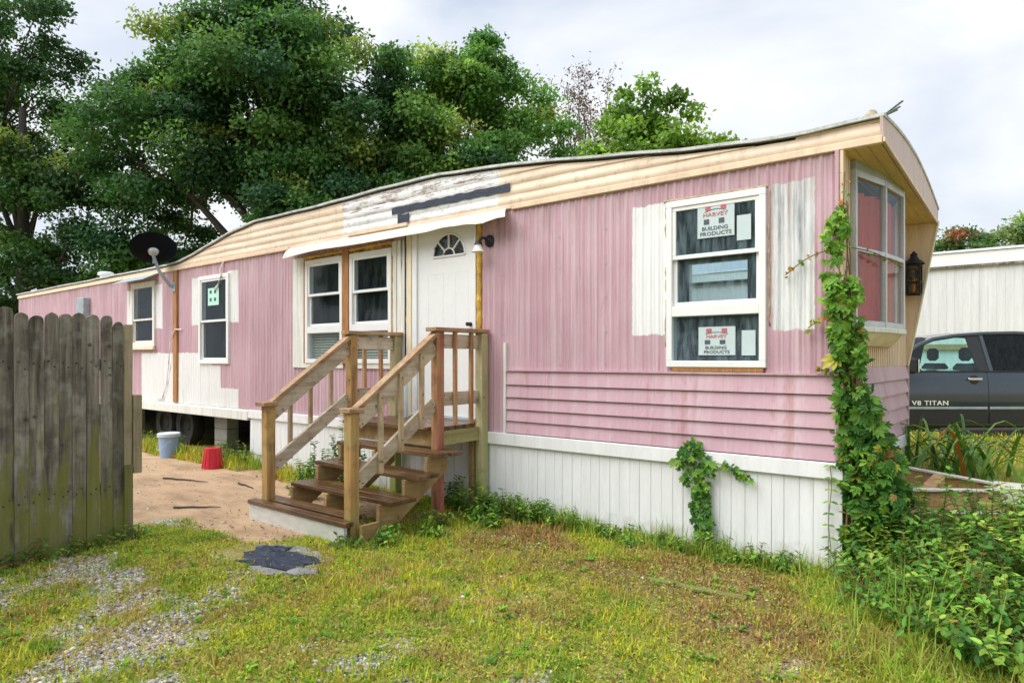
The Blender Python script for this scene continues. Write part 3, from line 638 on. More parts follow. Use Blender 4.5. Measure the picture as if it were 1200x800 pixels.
# surround of the pair of windows and the door
SO = [(-6.52, -5.72, 1.44, 2.79), (-5.58, -4.80, 1.44, 2.79)]
for p, q, z0, z1 in spans(-6.82, -4.58, 1.38, 2.84, SO):
    if q-p > .3 and z0 < 2: MB().box(p, q, -.026, -.011, z0, z1).build('surround_board', 'oldwhite', HB)
    elif q-p > .3: MB().box(p, q, -.024, -.011, z0, z1).build('surround_board', 'foamwood', HB)
MB().box(-6.82, -6.70, -.028, -.011, 1.38, 2.84).build('surround_board', 'oldwhite', HB, bevel=.003)
MB().box(-6.695, -6.57, -.024, -.011, 1.38, 2.84).build('surround_board', 'oldwhite', HB, bevel=.003)
MB().box(-6.565, -6.525, -.030, -.011, 1.44, 2.84).build('surround_board', 'rustwood', HB)
MB().box(-5.718, -5.660, -.046, -.011, 1.44, 2.86).build('mullion_post', 'rustwood', HB, bevel=.003)
MB().box(-5.655, -5.583, -.052, -.011, 1.42, 2.86).build('mullion_post', 'rustwood', HB, bevel=.003)
MB().box(-4.797, -4.72, -.026, -.011, 1.38, 2.86).build('surround_board', 'oldwhite', HB, bevel=.003)
MB().box(-4.715, -4.585, -.022, -.011, .80, 2.86).build('surround_board', 'stained', HB, bevel=.003)
MB().box(-4.58, -4.555, -.020, -.011, .80, 2.90).build('tar_seam', 'tarp', HB)
foam(-4.545, -4.54, 1.2, 2.92, -.016, 4, .014); foam(-6.54, -4.8, 2.83, 2.85, -.026, 5, .022); foam(-4.79, -4.785, 1.5, 2.7, -.028, 9, .007)
# door
MB().box(-4.53, -4.45, -.045, .06, .84, 2.98).build('door_casing', 'cream', HB, bevel=.004)
MB().box(-4.448, -4.372, -.035, .06, .84, 2.98).build('door_jamb', 'white', HB, bevel=.004)
MB().box(-3.50, -3.475, -.04, .06, .84, 2.98).build('door_jamb', 'white', HB, bevel=.004)
foam(-3.445, -3.44, .95, 2.97, -.012, 6, .034)
MB().box(-4.45, -3.47, -.06, .06, .835, .875).build('threshold', 'galv', HB, bevel=.004)
# door slab with a half-round light
cxd, czd, rd = -3.885, 2.605, .235
N_ = 20; arc = [(cxd+rd*math.cos(math.pi*i/N_), czd+rd*math.sin(math.pi*i/N_)) for i in range(N_+1)]
x0, x1, z0, z1 = -4.37, -3.505, .88, 2.965
vs = [(x, -.012, z) for x, z in arc]; k = len(vs); fc = []
outp = []
for i in range(N_+1):
    t = math.pi*i/N_; dx, dz = math.cos(t), math.sin(t); s_ = min((x1-cxd)/dx if dx > 1e-6 else 9, (x0-cxd)/dx if dx < -1e-6 else 9, (z1-czd)/dz if dz > 1e-6 else 9); outp.append((cxd+dx*s_, -.012, czd+dz*s_))
vs += outp
for i in range(N_): fc.append((i, i+1, k+i+1, k+i))
c0 = len(vs); vs += [(x1, -.012, z1), (x0, -.012, z1), (x0, -.012, z0), (x1, -.012, z0)]
ia = max(i for i in range(N_+1) if abs(outp[i][0]-x1) < 1e-4); ib = min(i for i in range(N_+1) if abs(outp[i][0]-x0) < 1e-4)
fc += [(k+ia, k+ia+1, c0), (k+ib-1, k+ib, c0+1)]
fc += [(c0+2, c0+3, k, 0, N_, k+N_)]
door = MB().add(vs, fc).build('door', 'white', HB)
MB().box(x0, x1, .030, .035, z0, z1).build('door_back', 'inside', door)
MB().prism([(x, -.004, z) for x, z in arc], (0, .003, 0)).build('pane', 'glass', door)
mb = MB(); ring = [(cxd+(rd+.006)*math.cos(math.pi*i/24), -.014, czd+(rd+.006)*math.sin(math.pi*i/24)) for i in range(25)]
mb.tube(ring, .013, 6); mb.tube([(cxd-rd, -.014, czd), (cxd+rd, -.014, czd)], .013, 6)
mb.tube([(cxd+.085*math.cos(math.pi*i/12), -.013, czd+.085*math.sin(math.pi*i/12)) for i in range(13)], .009, 6)
for a in (45, 90, 135): mb.beam((cxd+.085*math.cos(R(a)), -.013, czd+.085*math.sin(R(a))), (cxd+rd*math.cos(R(a)), -.013, czd+rd*math.sin(R(a))), .016, .018, up=(0, 1, 0))
mb.build('fanlight_frame', 'white', door, smooth=True)
for (a, c_, e, g) in ((-4.22, -3.97, 1.78, 2.44), (-3.80, -3.60, 1.78, 2.44), (-4.22, -3.97, 1.06, 1.62), (-3.80, -3.60, 1.06, 1.62)):
    mb = MB()
    for q in ((a, c_, e, e+.018), (a, c_, g-.018, g), (a, a+.018, e+.018, g-.018), (c_-.018, c_, e+.018, g-.018)): mb.prism([(q[0], -.012, q[2]), (q[1], -.012, q[2]), (q[1], -.012, q[3]), (q[0], -.012, q[3])], (0, -.0016, 0))
    mb.build('panel_moulding', 'white', door)
MB().lathe([(0, .0), (.022, 0), (.022, .012), (.012, .03), (.022, .045), (.02, .06), (0, .062)], (-3.565, -.012, 1.86), 14, axis=(0, -1, 0)).build('door_lock', 'black', door, smooth=True)
# awning sheet
xs = np.linspace(0, 1, 40); V = []
for dz in (0, -.005):
    for t in xs:
        xa = -6.88+t*3.80; xb = -6.78+t*3.86
        wob = .012*math.sin(t*9)+.022*math.sin(t*26)*ss((t-.62)/.2)+.012*math.sin(t*60)*ss((t-.7)/.2)
        V.append((xa, -.020, 3.003+dz)); V.append(((xa+xb)/2, -.13, 2.935+.4*wob+dz)); V.append((xb, -.215-.012*math.sin(t*14), 2.855+.6*wob-.03*ss((.25-t)/.25)+dz))
n_ = len(xs); f = []
for s_ in (0, 1):
    o_ = s_*n_*3
    for i in range(n_-1):
        for r in range(2): f.append((o_+i*3+r, o_+(i+1)*3+r, o_+(i+1)*3+r+1, o_+i*3+r+1))
for i in range(n_-1): f.append((i*3+2, (i+1)*3+2, n_*3+(i+1)*3+2, n_*3+i*3+2))
MB().add(V, f).build('awning', 'awning', HB, smooth='all')
MB().box(-5.60, -4.52, -.052, -.030, 3.008, 3.045).build('batten', 'tan', HB)
def tar(x0, x1, z0, z1, seed):
    rs = random.Random(seed); n_ = max(4, int((x1-x0)/.06)); up_ = [(x0+(x1-x0)*i/n_, -.030, z1+rs.uniform(-.008, .006)) for i in range(n_+1)]; dn = [(x1-(x1-x0)*i/n_, -.030, z0+rs.uniform(-.006, .008)) for i in range(n_+1)]
    MB().prism(up_+dn, (0, -.004, 0)).build('tar_patch', 'tarp', HB)
tar(-4.79, -3.02, 3.165, 3.245, 1); tar(-4.69, -4.50, 3.045, 3.15, 2)
MB().box(-10.345, -10.215, -.040, -.005, .77, 2.98).build('seam_trim', 'rustwood', HB, bevel=.006)
MB().box(-14.5, -14.1, -.14, -.008, 2.20, 2.74).build('meter_box', 'galv', HB, bevel=.01)

# curtain in the bay
mb = MB(); n_ = 60; V = []
for z in np.linspace(1.74, 2.78, 8):
    for i in range(n_):
        t = i/(n_-1); y = .36+t*1.36; xb = np.interp(y, [p[1] for p in BAY], [p[0] for p in BAY])
        V.append((xb-.065+.022*math.sin(t*48+z*.4)-.015*math.sin(t*11), y+.01*math.sin(z*5), z))
f = [(r*n_+i, r*n_+i+1, (r+1)*n_+i+1, (r+1)*n_+i) for r in range(7) for i in range(n_-1)]
cu = mb.add(V, f).build('curtain', 'curtain', None, smooth='all'); tag(cu, 'rust red curtain hanging behind the bay window', 'curtain')

# ------------------------------------------------------------------ things on the walls
def text_obj(name, body, size, mat, M4, parent=None, extrude=.0006, sx=1.0, space=1.0, local=False):
    cu_ = bpy.data.curves.new(name, 'FONT'); cu_.body = body; cu_.size = size; cu_.extrude = extrude; cu_.align_x = 'CENTER'; cu_.align_y = 'CENTER'; cu_.resolution_u = 2; cu_.space_character = space; cu_.offset = size*.012
    t = bpy.data.objects.new(name+'_curve', cu_); col.objects.link(t)
    bpy.context.view_layer.update(); dg = bpy.context.evaluated_depsgraph_get(); me = bpy.data.meshes.new_from_object(t.evaluated_get(dg)); bpy.data.objects.remove(t)
    me.transform(M4 @ Matrix.Diagonal((sx, 1, 1, 1))); me.materials.clear(); me.name = name
    return link(name, me, mat, parent, local)
FACE = Matrix.Rotation(R(90), 4, 'X')             # text upright, facing -Y
def sticker(x0, x1, z0, z1, y, label):
    r = root('window_sticker', ((x0+x1)/2, y, z0), label, 'sticker', 'stickers on the new windows')
    MB().box(x0, x1, y, y+.002, z0, z1).build('sheet', 'paper', r)
    w, h = x1-x0, z1-z0; T = lambda px, pz: Matrix.Translation((x0+w*px, y-.0022, z0+h*pz)) @ FACE
    for px, pz, mt in ((.29, .86, 'red_ink'), (.71, .86, 'red_ink'), (.25, .46, 'ink'), (.66, .46, 'ink')):
        MB().box(x0+w*(px-.075), x0+w*(px+.075), y-.002, y-.0005, z0+h*(pz-.075), z0+h*(pz+.075)).build('logo_block', mt, r)
    MB().tube([(x0+w*(.2+.6*t), y-.0015, z0+h*(.74+.07*math.sin(math.pi*t))) for t in np.linspace(0, 1, 9)], .0022, 4).build('logo_arc', 'ink', r)
    text_obj('lettering', 'HARVEY', h*.16, 'red_ink', T(.49, .655), r, sx=1.25)
    text_obj('lettering', 'BUILDING', h*.155, 'ink', T(.48, .26), r, sx=1.12)
    text_obj('lettering', 'PRODUCTS', h*.155, 'ink', T(.50, .105), r, sx=1.18)
    return r
sticker(-1.058, -.755, 2.468, 2.745, -.026, 'white building products sticker in the top sash of the big window')
sticker(-1.058, -.755, 1.528, 1.755, -.006, 'white building products sticker in the lowest pane of the big window')
def blank(x0, x1, z0, z1, y, label):
    o = MB().box(x0, x1, y, y+.002, z0, z1).build('paper_label', 'paper'); tag(o, label, 'label', 'blank papers in the big window')
blank(-.735, -.625, 2.42, 2.615, -.026, 'blank pale paper beside the sticker in the upper sash')
blank(-.705, -.598, 1.525, 1.72, -.006, 'blank pale paper beside the sticker in the bottom pane')
r = root('window_sticker', (-9.05, -.03, 2.25), 'small mint green sticker with dark blocks on a narrow double hung window', 'sticker', 'stickers on the new windows')
MB().box(-9.16, -8.82, -.028, -.024, 2.33, 2.60).build('sheet', 'mint', r)
for px, pz in ((-9.07, 2.42), (-8.93, 2.42), (-9.07, 2.54), (-8.93, 2.54)): MB().box(px-.028, px+.028, -.032, -.0285, pz-.025, pz+.025).build('logo_block', 'ink', r)
# porch lamp
r = root('porch_lamp', (-3.30, -.02, 2.66), 'small black porch lamp with white bell shade beside the white door', 'lamp')
MB().lathe([(0, 0), (.062, 0), (.062, .012), (.03, .035), (0, .04)], (-3.30, -.012, 2.70), 20, axis=(0, -1, 0)).build('base', 'black', r, smooth=True)
MB().tube([(-3.30, -.045, 2.70), (-3.305, -.10, 2.725), (-3.325, -.13, 2.715), (-3.345, -.14, 2.68)], .014, 8).build('arm', 'black', r, smooth=True)
MB().lathe([(.030, .0), (.038, -.02), (.045, -.03)], (-3.345, -.14, 2.685), 16).build('cup', 'black', r, smooth=True)
MB().lathe([(.030, 0), (.036, -.028), (.050, -.06), (.070, -.085), (.065, -.083), (.045, -.058), (.030, -.028)], (-3.345, -.14, 2.665), 18).build('shade', 'shade', r, smooth=True)
# lantern on the wing wall
lx, ly, lz = .095, W-.13, 2.31
r = root('wall_lantern', (lx, ly, lz-.2), 'black iron wall lantern with amber glass on the tan wing wall', 'lantern')
mb = MB(); hw = .058
for a in (-1, 1):
    for c_ in (-1, 1): mb.box(lx+a*hw-.008, lx+a*hw+.008, ly+c_*hw-.008, ly+c_*hw+.008, lz-.17, lz+.13)
for zz in (-.17, -.05, .12): 
    for a in (-1, 1): mb.box(lx-hw, lx+hw, ly+a*hw-.006, ly+a*hw+.006, lz+zz-.007, lz+zz+.007); mb.box(lx+a*hw-.006, lx+a*hw+.006, ly-hw, ly+hw, lz+zz-.007, lz+zz+.007)
for zz in (-.11, .03):
    pth = [(lx+.042*math.cos(t), ly-hw, lz+zz+.05*math.sin(t)) for t in np.linspace(0, 2*math.pi, 13)]; mb.tube(pth, .005, 4)
mb.build('cage', 'black', r)
MB().box(lx-hw+.01, lx+hw-.01, ly-hw+.01, ly+hw-.01, lz-.165, lz+.115).build('glass', 'amber', r)
MB().lathe([(.10, .13), (.085, .15), (.045, .18), (.03, .21), (.035, .225), (.02, .24), (0, .265)], (lx, ly, lz), 12).build('cap', 'black', r, smooth=True)
MB().box(lx-.02, lx+.02, ly, W-.031, lz+.02, lz+.05).build('bracket', 'black', r)
MB().lathe([(0, 0), (.013, 0), (.013, .16), (0, .16)], (lx, ly, lz-.16), 8).build('candle', 'cream', r)
# satellite dish
ctr = Vector((-10.42, -.32, 3.33)); view = Vector((-11.6, 4.9, 0)).normalized(); nrm = (view*math.cos(R(52))+Vector((0, 0, 1))*math.sin(R(52))).normalized()
r = root('satellite_dish', (-10.35, -.02, 2.66), 'black oval satellite dish on a grey bent arm', 'satellite dish')
prof = [(a_*.98, b_) for a_, b_ in [(0, -.075), (.10, -.069), (.2, -.051), (.29, -.024), (.35, 0), (.362, .004), (.352, .012), (.29, -.010), (.2, -.038), (.1, -.057), (0, -.062)]]
MB().lathe(prof, ctr, 32, axis=tuple(nrm)).build('reflector', 'dish', r, smooth='all')
bk = ctr-nrm*.085
MB().lathe([(0, -.03), (.07, -.03), (.085, .012), (0, .015)], bk, 12, axis=tuple(nrm)).build('bracket', 'alu', r, smooth=True)
MB().tube([(-10.30, -.02, 2.70), (-10.33, -.09, 2.72), (-10.37, -.25, 2.95), tuple(bk+Vector((0, 0, -.06))), tuple(bk)], .028, 10).build('mast', 'galv', r, smooth=True)
MB().box(-10.36, -10.23, -.055, -.04, 2.62, 2.78).build('foot', 'galv', r, bevel=.006)
MB().tube([tuple(ctr-Vector((0, 0, .25))), tuple(ctr+nrm*.42-Vector((0, 0, .12)))], .014, 8).build('feed_arm', 'galv', r)
MB().box(*(ctr.x-.04+nrm.x*.44, ctr.x+.04+nrm.x*.44), ctr.y-.04+nrm.y*.44, ctr.y+.04+nrm.y*.44, ctr.z-.15+nrm.z*.44, ctr.z-.06+nrm.z*.44).build('receiver', 'plastic', r, bevel=.01)
# loose cables
o = MB().tube([(-10.05, -.03, 1.98), (-10.22, -.06, 1.99), (-10.42, -.05, 1.80), (-10.52, -.03, 1.40), (-10.62, -.025, 1.05), (-10.75, -.03, .83), (-10.95, -.03, .80)], .011, 6).build('cable', 'shade', smooth=True)
tag(o, 'white cable looping down the bare patch beside the brown seam', 'cable')
o = MB().tube([(-8.68, -.02, 2.99), (-8.72, -.06, 2.85), (-8.70, -.055, 2.76), (-8.82, -.05, 2.62), (-8.92, -.045, 2.58)], .014, 6).build('cable', 'shade', smooth=True)
tag(o, 'pale wire dangling from the eave over the mint sticker', 'cable')

# ------------------------------------------------------------------ porch stairs
XR, XS = -3.36, -4.66
st = root('porch_stairs', (-4.0, -.9, 0), 'weathered wooden porch stairs with railings leading to the white door', 'stairs')
PT = .046
def post(x, y, z0, z1, mat): return MB().box(x-PT, x+PT, y-PT, y+PT, z0, z1).build('post', mat, st, bevel=.004)
gz = lambda x, y: float(H(x, y))
post(XR, -1.70, gz(XR, -1.70)-.05, 1.045, 'post'); post(XS, -1.68, gz(XS, -1.68)-.02, 1.045, 'post')
post(XR, -.70, gz(XR, -.7)-.05, 1.755, 'post_red'); post(XR+.02, -.09, gz(XR, -.09)-.05, 1.755, 'post_green')
post(XS, -.70, gz(XS, -.7)-.05, 1.755, 'post'); post(XS, -.09, gz(XS, -.09)-.05, 1.755, 'post_green')
MB().box(XR-.10, XR-.047, -.16, -.07, gz(XR, -.09)-.05, .70).build('post', 'stringer', st, bevel=.003)
for x, mat in ((XR, 'cap'), (XS, 'cap')):
    sgn = 1 if x == XR else -1
    MB().box(x-.075, x+.075, -1.775, -1.625, 1.047, 1.085).build('newel_cap', 'cap', st, bevel=.003)
    MB().beam((x, -1.66, 1.075), (x, -.735, 1.735), .09, .036).build('rail_cap', 'cap', st, bevel=.003)
    MB().box(x-.07, x+.07, -.79, -.03, 1.757, 1.795).build('rail_cap', 'cap', st, bevel=.003)
    xi = x - sgn*.0
    MB().beam((xi, -1.653, .965), (xi, -.747, 1.612), .036, .135).build('rail_board', 'rail', st, bevel=.003)
    MB().beam((xi, -1.653, .45), (xi, -.747, 1.08), .036, .125).build('rail_board', 'rail', st, bevel=.003)
    MB().box(xi-.018, xi+.018, -.652, -.137, 1.60, 1.735).build('rail_board', 'rail', st, bevel=.003)
    MB().box(xi-.018, xi+.018, -.652, -.137, 1.05, 1.18).build('rail_board', 'rail', st, bevel=.003)
    for y in (-1.42, -1.19, -.94):
        t = (y+1.66)/.925; zc = 1.06+.66*t; xo = x + sgn*.037
        MB().box(xo-.0185, xo+.0185, y-.019, y+.019, zc-.72, zc-.03).build('baluster', 'baluster', st, bevel=.002)
    for y in (-.50, -.27):
        xo = x + sgn*.037; MB().box(xo-.0185, xo+.0185, y-.019, y+.019, .855, 1.755).build('baluster', 'baluster_red', st, bevel=.002)
# deck
for i in range(5):
    y0 = -.79+i*.150; MB().box(XS-.04 if .0 < 1 else 0, XR+.03 if i not in (0, 4) else XR-.05, y0, y0+.143, .815, .853).build('deck_board', 'tread', st, bevel=.003)
MB().box(XR-.012, XR+.026, -.65, -.14, .675, .813).build('rim_board', 'rim', st, bevel=.003)
MB().box(XS-.02, XS+.02, -.65, -.14, .675, .813).build('rim_board', 'rim', st, bevel=.003)
MB().box(XS+.05, XR-.05, -.70, -.662, .66, .813).build('rim_board', 'stringer', st, bevel=.003)
# treads: two planks each
for y, z in ((-.94, .645), (-1.21, .475), (-1.49, .305)):
    for a, b_ in ((-.005, .135), (.14, .285)):
        MB().box(-4.58+random.uniform(-.02, .02), -3.09+random.uniform(-.02, .02), y+a, y+b_, z-.038, z+random.uniform(-.002, .003)).build('tread', 'tread', st, bevel=.004)
for a, b_ in ((-1.84, -1.70), (-1.695, -1.54)):
    MB().box(XS-.10, XR+.10 if a < -1.75 else XR-.06, a+.0 if a > -1.75 else a, b_-.051 if a < -1.75 else b_, .128, .165).build('tread', 'tread', st, bevel=.004)
MB().box(XS-.10, XR+.06, -1.825, -1.787, -.04, .125).build('riser_board', 'riser', st, bevel=.004)
for x in (XS+.12, -4.0, XR+.10):
    p = [(x, -1.70, -.03), (x, -1.70, .125), (x, -1.52, .125), (x, -1.52, .265), (x, -1.235, .265), (x, -1.235, .435), (x, -.965, .435), (x, -.965, .605), (x, -.71, .605), (x, -.71, .47), (x, -1.48, -.03)]
    MB().prism(p, (.038, 0, 0)).build('stringer', 'stringer', st)
MB().box(XR+.05, XR+.10, -.79, -.68, .50, .604).build('stringer_block', 'stringer', st, bevel=.003)
NAIL = MB().lathe([(0, .0025), (.0055, .002), (.0062, 0)], (0, 0, 0), 8, axis=(1, 0, 0)); nail_me = None
def nail(x, y, z, parent):
    global nail_me
    if nail_me is None: o_ = NAIL.build('nail', 'black', parent); nail_me = o_.data
    else: o_ = link('nail', nail_me, None, parent)
    o_.location = (x, y, z)
for x in (XR, XS):
    for (y, z) in ((-1.635, .99), (-1.60, .95), (-.78, 1.60), (-.76, 1.64), (-1.63, .47), (-1.60, .45), (-.78, 1.07), (-.76, 1.04)): nail(x+.0195, y, z, st)
    for (y, z) in ((-.63, 1.70), (-.63, 1.63), (-.16, 1.70), (-.16, 1.63), (-.63, 1.15), (-.16, 1.08)): nail(x+.0195, y, z, st)
for y in (-1.42, -1.19, -.94):
    t = (y+1.66)/.925; nail(XR+.0565, y, 1.06+.66*t-.07, st); nail(XR+.0565, y, 1.06+.66*t-.62, st)
# spray bottle standing on the landing
r = root('spray_bottle', (-4.36, -.22, .853), 'small white bottle with a black trigger head on the porch landing', 'bottle')
MB().lathe([(0, 0), (.038, 0), (.04, .02), (.04, .34), (.018, .40), (.016, .43), (0, .43)], (-4.36, -.22, .853), 14).build('body', 'paper', r, smooth=True)
MB().box(-4.42, -4.33, -.235, -.205, 1.28, 1.33).build('trigger_head', 'black', r, bevel=.008)

# ------------------------------------------------------------------ fence
fx = -4.77
fe = root('picket_fence', (fx, -3.6, 0), 'grey weathered wooden picket fence streaked with green algae', 'fence')
y = -2.93; k = 0; frs = random.Random(3)
for k in range(26):
    w = frs.uniform(.087, .096); h = 1.845+frs.uniform(-.03, .02)+(.02 if k > 6 else 0); t = frs.uniform(-.004, .004); g0 = gz(fx, y)+.015
    if k == 0: w = .078; h = 1.80
    y1, y0 = y, y-w; c_ = .026
    xo = fx+frs.uniform(-.004, .004)
    pts = [(xo, y0, g0), (xo, y1, g0), (xo, y1+t, h-.045), (xo, y1-.007+t, h-.020), (xo, y1-.020+t, h-.006), (xo, (y0+y1)/2+t, h+frs.uniform(-.003, .003)), (xo, y0+.022+t, h-.008), (xo, y0+.007+t, h-.022), (xo, y0+t, h-.05)]
    MB().prism(pts, (.019, 0, 0)).build('picket', 'fence', fe, bevel=.002)
    for z_ in (.43, .47, 1.43, 1.47): nail(xo+.0195, y0+w*(.3 if z_ in (.43, 1.47) else .7), z_+frs.uniform(-.01, .01), fe)
    y -= w+frs.choice([.001, .002, .003, .007])
for z in (.45, 1.45): MB().box(fx-.045, fx-.006, y, -2.93, z-.045, z+.045).build('fence_rail', 'fence', fe, bevel=.003)
MB().box(fx-.03, fx+.03, -2.925, -2.865, .62, 1.78).build('post', 'fencepost', fe, bevel=.004)
MB().box(fx-.02, fx+.055, -2.860, -2.800, .55, 1.20).build('post', 'fencepost', fe, bevel=.004)
MB().box(fx-.03, fx+.045, -2.925, -2.865, gz(fx, -2.89)-.05, .615).build('post', 'fence', fe, bevel=.004)
MB().box(fx-.13, fx-.04, -4.9, -4.81, -.05, 1.75).build('post', 'fence', fe, bevel=.004)

# ------------------------------------------------------------------ small things in the yard
def bucket(name, x, y, r0, r1, h, mat, label, lid=False, over=False):
    z = gz(x, y)-.004; rt = root(name, (x, y, z), label, 'bucket')
    p = [(0, 0), (r0, 0), (r0*1.0+(r1-r0)*.9, h*.9), (r1+.008, h*.9), (r1+.008, h*.93), (r1, h*.94), (r1+.004, h), (r1-.008, h), (r0-.008, .01), (0, .01)]
    if over: p = [(r1+.008, 0), (r1+.010, .02), (r1, .022), (r0, h), (r0-.03, h+.004), (r0-.035, h-.012), (0, h-.012)]
    MB().lathe(p, (x, y, z), 28).build('pail', mat, rt, smooth=True)
    if lid: MB().lathe([(r1+.014, h*.90), (r1+.016, h+.01), (r1, h+.022), (r1-.02, h+.012), (0, h+.012)], (x, y, z), 28).build('lid', 'lid', rt, smooth=True)
    if over:
        mb = MB()
        for i in range(14): t = i*2*math.pi/14; mb.beam((x+(r1+.002)*math.cos(t), y+(r1+.002)*math.sin(t), z+.03), (x+(r0+.003)*math.cos(t), y+(r0+.003)*math.sin(t), z+h-.02), .02, .008)
        mb.build('ribs', mat, rt)
    else:
        MB().tube([(x+(r1+.012)*math.cos(t), y+(r1+.012)*math.sin(t)-.01, z+h*.86-.18*math.sin(t+math.pi)*(1 if math.sin(t) < 0 else 0)) for t in np.linspace(math.pi, 2*math.pi, 13)], .004, 5).build('handle', 'galv', rt)
bucket('bucket', -9.42, -.51, .125, .15, .36, 'bluegrey', 'pale blue grey plastic bucket with its lid on', True)
bucket('bucket', -7.86, -.61, .10, .135, .29, 'red', 'red ribbed bucket turned upside down on the dirt', False, True)
for (x, y, n_) in ((-9.3, .35, 3), (-13.2, .5, 3)):
    for i in range(n_):
        o = MB().box(x-.2, x+.2, y-.1, y+.1, gz(x, y)-.02+i*.195, gz(x, y)+.17+i*.195).build('concrete_block', 'concrete', bevel=.006)
        tag(o, 'grey concrete block of the pier under the raised end of the home' if x > -10 else 'grey concrete block in a pier under the far part of the home', 'block', 'concrete blocks under the home')
for x in (-10.55, -11.35):
    z = gz(x, .35)
    w_ = MB().lathe([(.19, -.09), (.32, -.10), (.345, -.06), (.35, 0), (.345, .06), (.32, .10), (.19, .09)], (x, .35, z+.35), 28, axis=(0, 1, 0)).build('wheel', 'rubber', HB, smooth=True)
    MB().lathe([(0, -.05), (.08, -.05), (.10, -.03), (.17, -.04), (.20, -.09), (.20, .09), (0, .09)], (x, .35, z+.35), 20, axis=(0, 1, 0)).build('rim', 'dark', w_, smooth=True)
# trailer tongue
zt = .40
r = root('trailer_tongue', (.5, 1.35, .2), 'rusty trailer tongue of chipped steel channels lying in the weeds', 'trailer tongue')
for (p, q) in (((.06, .62, zt), (.86, 1.20, zt)), ((.06, 2.05, zt), (.86, 1.48, zt))):
    p, q = Vector(p), Vector(q)
    MB().beam(p, q, .014, .15).build('channel_web', 'rust', r)
    MB().beam(p+Vector((0, 0, .083)), q+Vector((0, 0, .083)), .07, .014).build('flange', 'chipped', r)
    MB().beam(p-Vector((0, 0, .083)), q-Vector((0, 0, .083)), .07, .014).build('flange', 'chipped', r)
MB().box(.80, 1.10, 1.20, 1.47, .37, .515).build('coupler', 'chipped', r, bevel=.012)
MB().box(1.10, 1.30, 1.27, 1.40, .36, .44).build('hitch_nose', 'rust', r, bevel=.02)
MB().box(.35, .45, .90, 1.80, .335, .475).build('cross_member', 'rust', r, bevel=.004)
MB().lathe([(0, 0), (.035, 0), (.035, .50), (0, .50)], (.95, 1.34, gz(.95, 1.34)-.1), 10).build('jack_post', 'rust', r)
o = MB().beam((.05, 5.05, gz(.05, 5.05)+.03), (3.2, 7.55, gz(3.2, 7.55)+.03), .14, .15).build('bank_dark_band', 'dark', None, bevel=.015); tag(o, 'dark timber shaped band along the grassy bank before the truck', 'timber')  # dark band on the bank, built as a beam
# paving slabs with a black plastic sheet in front of the stairs
def slab(name, pts, z0, h, mat, label, cat):
    c_ = np.mean(pts, 0); zb = gz(*c_)
    o = MB().prism([(x, y, zb+z0+.012*math.sin(x*5+y*3)) for x, y in pts], (0, 0, h)).build(name, mat, None, bevel=min(.008, h*.3)); tag(o, label, cat); return o
rs_ = random.Random(12); ring_ = []
cor_ = [(-3.90, -2.52), (-3.84, -2.24), (-3.40, -2.08), (-3.02, -2.12), (-2.92, -2.40), (-3.08, -2.66), (-3.48, -2.74)]
for (a_, b_), (c_, d_) in zip(cor_, cor_[1:]+cor_[:1]):
    for t_ in (0, .2, .4, .6, .8): ring_.append((a_+(c_-a_)*t_+rs_.uniform(-.022, .022), b_+(d_-b_)*t_+rs_.uniform(-.022, .022)))
slab('paving_slab', ring_, -.012, .022, 'slate', 'grey cracked stone slab half sunk before the lowest step', 'paving slab')
def crumpled(x, y, rx, ry, a, seed, label):
    rs = random.Random(seed); n_ = 26; V = [(x, y, gz(x, y)+.05)]; zb = gz(-3.42, -2.4)+.010
    V = [(x, y, zb+.012)]
    for f_ in (.5, 1):
        for i in range(n_):
            t = 2*math.pi*i/n_; q = f_*(1 if f_ < 1 else rs.uniform(.86, 1.10))/max(abs(math.cos(t)), abs(math.sin(t)))**.7; dx, dy = rx*q*math.cos(t), ry*q*math.sin(t); V.append((x+dx*math.cos(a)-dy*math.sin(a), y+dx*math.sin(a)+dy*math.cos(a), zb+rs.uniform(.004, .022)*(1 if f_ < 1 else .8)))
    f = [(0, 1+i, 1+(i+1) % n_) for i in range(n_)]+[(1+i, 1+n_+i, 1+n_+(i+1) % n_, 1+(i+1) % n_) for i in range(n_)]
    o = MB().add(V, f).build('plastic_scrap', 'tarp'); o.modifiers.new('thickness', 'SOLIDIFY').thickness = .004; tag(o, label, 'plastic sheet')
crumpled(-3.34, -2.43, .36, .19, .20, 5, 'torn sheet of black plastic lying on the slab'); crumpled(-3.60, -2.28, .14, .07, .5, 8, 'small torn strip of black plastic at the slab edge')
slab('stone_chip', [(-2.98, -2.47), (-2.88, -2.36), (-2.80, -2.42), (-2.87, -2.55), (-2.96, -2.57)], -.005, .045, 'slate', 'small grey stone chip by the black plastic', 'stone')
o = MB().beam((-.95, -1.08, gz(-.95, -1.08)+.004), (-.30, -1.03, gz(-.3, -1.03)+.008), .06, .02).build('scrap_board', 'fence', None, bevel=.003); tag(o, 'narrow grey brown scrap board lying in the dry grass', 'board')
for (x, y, a, l) in ((-7.2, -1.3, .3, .7), (-6.3, -1.0, -.2, .5), (-5.6, -1.9, .6, .5)):
    z = gz(x, y)+.012; rs = random.Random(int(x*100))
    pts = [(x+l*(t-.5)*math.cos(a)+rs.uniform(-.02, .02), y+l*(t-.5)*math.sin(a)+rs.uniform(-.02, .02), gz(x+l*(t-.5)*math.cos(a), y+l*(t-.5)*math.sin(a))+.012) for t in np.linspace(0, 1, 7)]
    o = MB().tube(pts, [.011, .010, .010, .009, .008, .006, .004], 6).build('stick', 'bark', smooth=True); tag(o, 'thin dark stick lying on the packed dirt', 'stick', 'sticks on the dirt')

